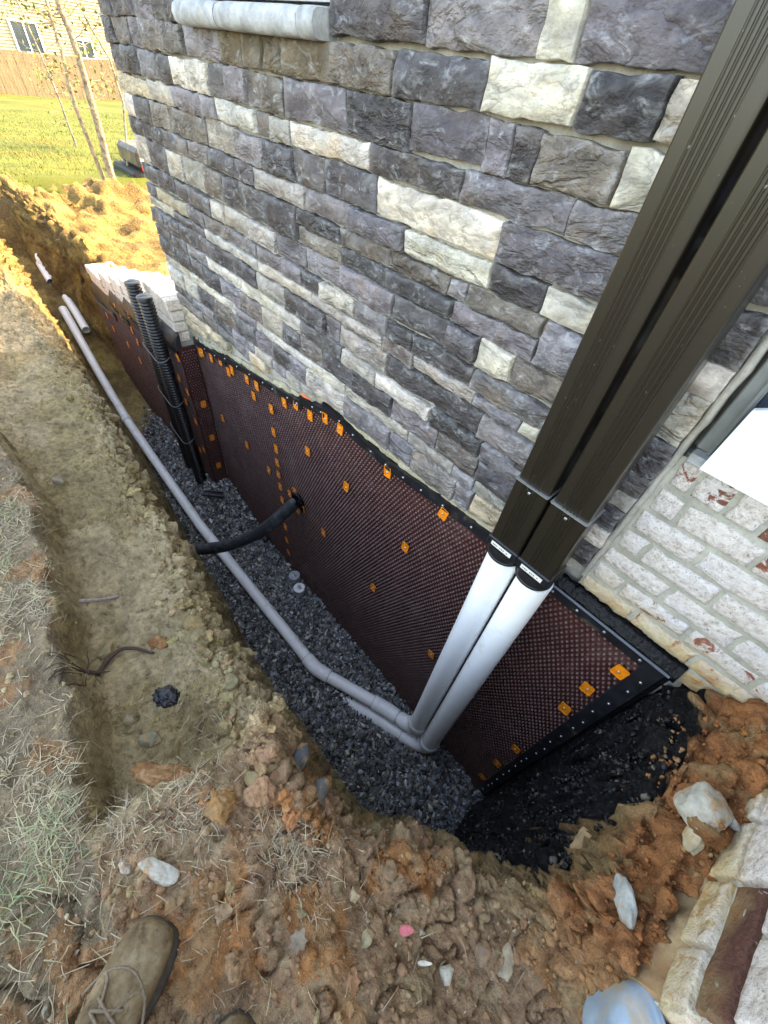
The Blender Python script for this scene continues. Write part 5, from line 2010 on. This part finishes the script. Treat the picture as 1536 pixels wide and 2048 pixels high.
# ------------------------------------------------------------------ far things
def tree(label, base, pts, r0_, seed_, leaves, twigs):
    rr = random.Random(seed_)
    root = empty('young_tree', base)
    tag(root, label, 'tree', 'young trees on the lawn')
    P_ = [Vector(base)] + [Vector(p) for p in pts]
    fine_ = []
    for k in range(len(P_) - 1):
        for j in range(6):
            fine_.append(P_[k].lerp(P_[k + 1], j / 6) + Vector((0, rr.uniform(-.006, .006), 0)))
    fine_.append(P_[-1])
    MB().tube(fine_, [r0_ * (1 - .55 * k / len(fine_)) for k in range(len(fine_))], 10).build('trunk', M['bark'], root)
    tips = []
    for k in range(twigs):
        p = fine_[rr.randint(len(fine_) // 4, len(fine_) - 1)].copy()
        d = Vector((rr.uniform(-.6, .6), rr.choice((-1, 1)) * rr.uniform(.5, 1), rr.uniform(-.2, .8))).normalized()
        q = [p.copy()]
        for j in range(6):
            d = (d + Vector((rr.uniform(-.3, .3), rr.uniform(-.3, .3), rr.uniform(-.25, .3)))).normalized()
            p = p + d * rr.uniform(.03, .075)
            q.append(p.copy())
        MB().tube(q, [.006, .005, .0045, .004, .003, .002, .0015], 5).build('branch', M['bark'], root)
        tips += q[2:]
    n_ = leaves
    base_l = np.array([[(-.5, 0, 0), (0, .28, .05), (.5, 0, 0), (0, -.28, .05)]])
    ps = np.array([rr.choice(tips) for _ in range(n_)]) + rng.normal(0, .05, (n_, 3))
    sc2 = rng.uniform(.025, .06, (n_, 1)) * np.ones((n_, 3))
    cl_ = np.where(rng.random((n_, 1)) < .6, np.array([.12, .17, .04]), np.array([.30, .24, .08])) * rng.uniform(.6, 1.4, (n_, 1))
    cr_ = scatter('crown', base_l, np.array([(0, 1, 2, 3)]), ps, sc2, rand_rot(n_), cl_, M['lawn'], False, root)
    adopt(root)


tree('left slender tree with pale bark leaning on the lawn', (-7.75, 1.96, -1.62), [(-7.5, 1.82, -.68), (-7.45, 1.85, -.24), (-7.4, 1.84, .13), (-7.3, 1.80, 1.2)], .026, 1, 120, 22)
tree('thicker tree with two toned bark next to the left one', (-7.65, 2.02, -1.62), [(-7.5, 2.01, -.67), (-7.45, 2.01, -.26), (-7.42, 1.96, .06), (-7.3, 1.90, 1.3)], .046, 2, 260, 20)
tree('thin dark sapling close to the house corner', (-8.5, 2.44, -1.69), [(-8.5, 2.69, -.74), (-8.5, 2.66, -.31), (-8.5, 2.44, .17), (-8.5, 2.3, .8)], .018, 3, 60, 8)
# a bushy sapling whose leaves show against the fence
tree('leafy sapling with hanging leaves in front of the fence', (-11.5, 2.6, -1.75), [(-11.4, 2.55, -1.0), (-11.4, 2.5, -.4), (-11.4, 2.4, .3)], .02, 4, 420, 26)

fence = empty('board_fence', (-38, 8, -3.2))
tag(fence, 'weathered vertical board fence at the back of the lawn', 'fence')
brd = MB().box(-.012, .012, -.066, .066, 0, 1.8)
b0_ = brd.build('fence_board', M['fence'], fence)
for k in range(110):
    o = b0_ if k == 0 else link('fence_board', b0_.data, None, fence)
    o.location = (-38 + random.uniform(-.01, .01), -1.0 + k * .142, -3.22 + random.uniform(-.03, .03))
MB().box(-38.06, -38.02, -1.0, 14.7, -2.9, -2.8).build('rail', M['fence'], fence)
MB().box(-38.06, -38.02, -1.0, 14.7, -1.9, -1.8).build('rail', M['fence'], fence)
adopt(fence)

nb_ = empty('neighbour_house', (-52, 10, -3.3))
tag(nb_, 'tan lap sided house behind the board fence', 'house')
lap_me = None
for k in range(46):
    if lap_me is None:
        mb = MB()
        mb.add([(0, -16, 0), (0, 24, 0), (-.05, 24, .165), (-.05, -16, .165), (-.08, -16, 0), (-.08, 24, 0)], [(0, 1, 2, 3), (0, 4, 5, 1)])
        o = mb.build('siding_board', M['siding'], nb_)
        lap_me = o.data
    else:
        o = link('siding_board', lap_me, None, nb_)
    o.location = (-50, 0, -3.3 + k * .16)
MB().box(-60, -50.09, -16, 24, -3.4, 4.0).build('wall', M['siding'], nb_)
MB().prism([(-60.5, 4.02), (-49.4, 4.02), (-55, 7)], 1, -16.5, 24.5).build('roof', M['roof'], nb_)
for ya, yb, za, zb in ((9.75, 11.25, -1.85, -.45), (13.5, 14.6, -1.85, -1.0)):
    w_ = MB()
    w_.box(-50, -49.93, ya - .12, ya, za - .12, zb + .12).box(-50, -49.93, yb, yb + .12, za - .12, zb + .12).box(-50, -49.932, ya, yb, za - .12, za).box(-50, -49.932, ya, yb, zb, zb + .12).box(-50, -49.94, (ya + yb) / 2 - .04, (ya + yb) / 2 + .04, za, zb)
    wf = w_.build('window', M['vinyl'], nb_)
    MB().box(-50, -49.96, ya, yb, za, zb).build('pane', M['glass'], wf)
adopt(nb_)

# small tracked machine parked behind the house corner
ex = empty('mini_excavator', (-8.6, 2.9, -1.75))
tag(ex, 'small tracked digger half hidden behind the house corner', 'digger')
for yy in (2.36, 3.15):
    prof_ = [(math.cos(a_) * .13 + (-.0 if math.cos(a_) > 0 else -1.0) - 7.95, math.sin(a_) * .13 - 1.64) for a_ in [2 * math.pi * k / 24 for k in range(24)]]
    tr_ = MB().prism(prof_, 1, yy, yy + .24).build('track', M['rubber'], ex)
    for k in range(10):
        MB().box(-8.95 + k * .10, -8.90 + k * .10, yy - .004, yy + .244, -1.518, -1.500).build('track_pad', M['rubber'], tr_)
MB().box(-8.9, -8.02, 2.42, 3.3, -1.47, -1.28, .03).build('chassis', M['rubber'], ex)
bd = MB().box(-8.8, -8.0, 2.52, 3.3, -1.27, -1.02, .05).build('body', M['machine'], ex)
MB().box(-7.999, -7.985, 2.55, 2.60, -1.26, -1.20, .004).build('tail_lamp', M['paint_red'], bd)
MB().box(-7.999, -7.99, 2.555, 2.60, -1.18, -1.06, .003).build('plate', M['vinyl'], bd)
MB().tube([(-8.9, 3.2, -1.1), (-9.6, 3.5, -.6), (-10.4, 3.5, -.7), (-10.7, 3.5, -1.4)], .07, 10).build('arm', M['machine'], ex)
MB().prism([(-10.9, -1.75), (-10.5, -1.75), (-10.45, -1.35), (-10.8, -1.35)], 1, 3.25, 3.75).build('bucket', M['rubber'], ex)
adopt(ex)
ex.location.z -= .12
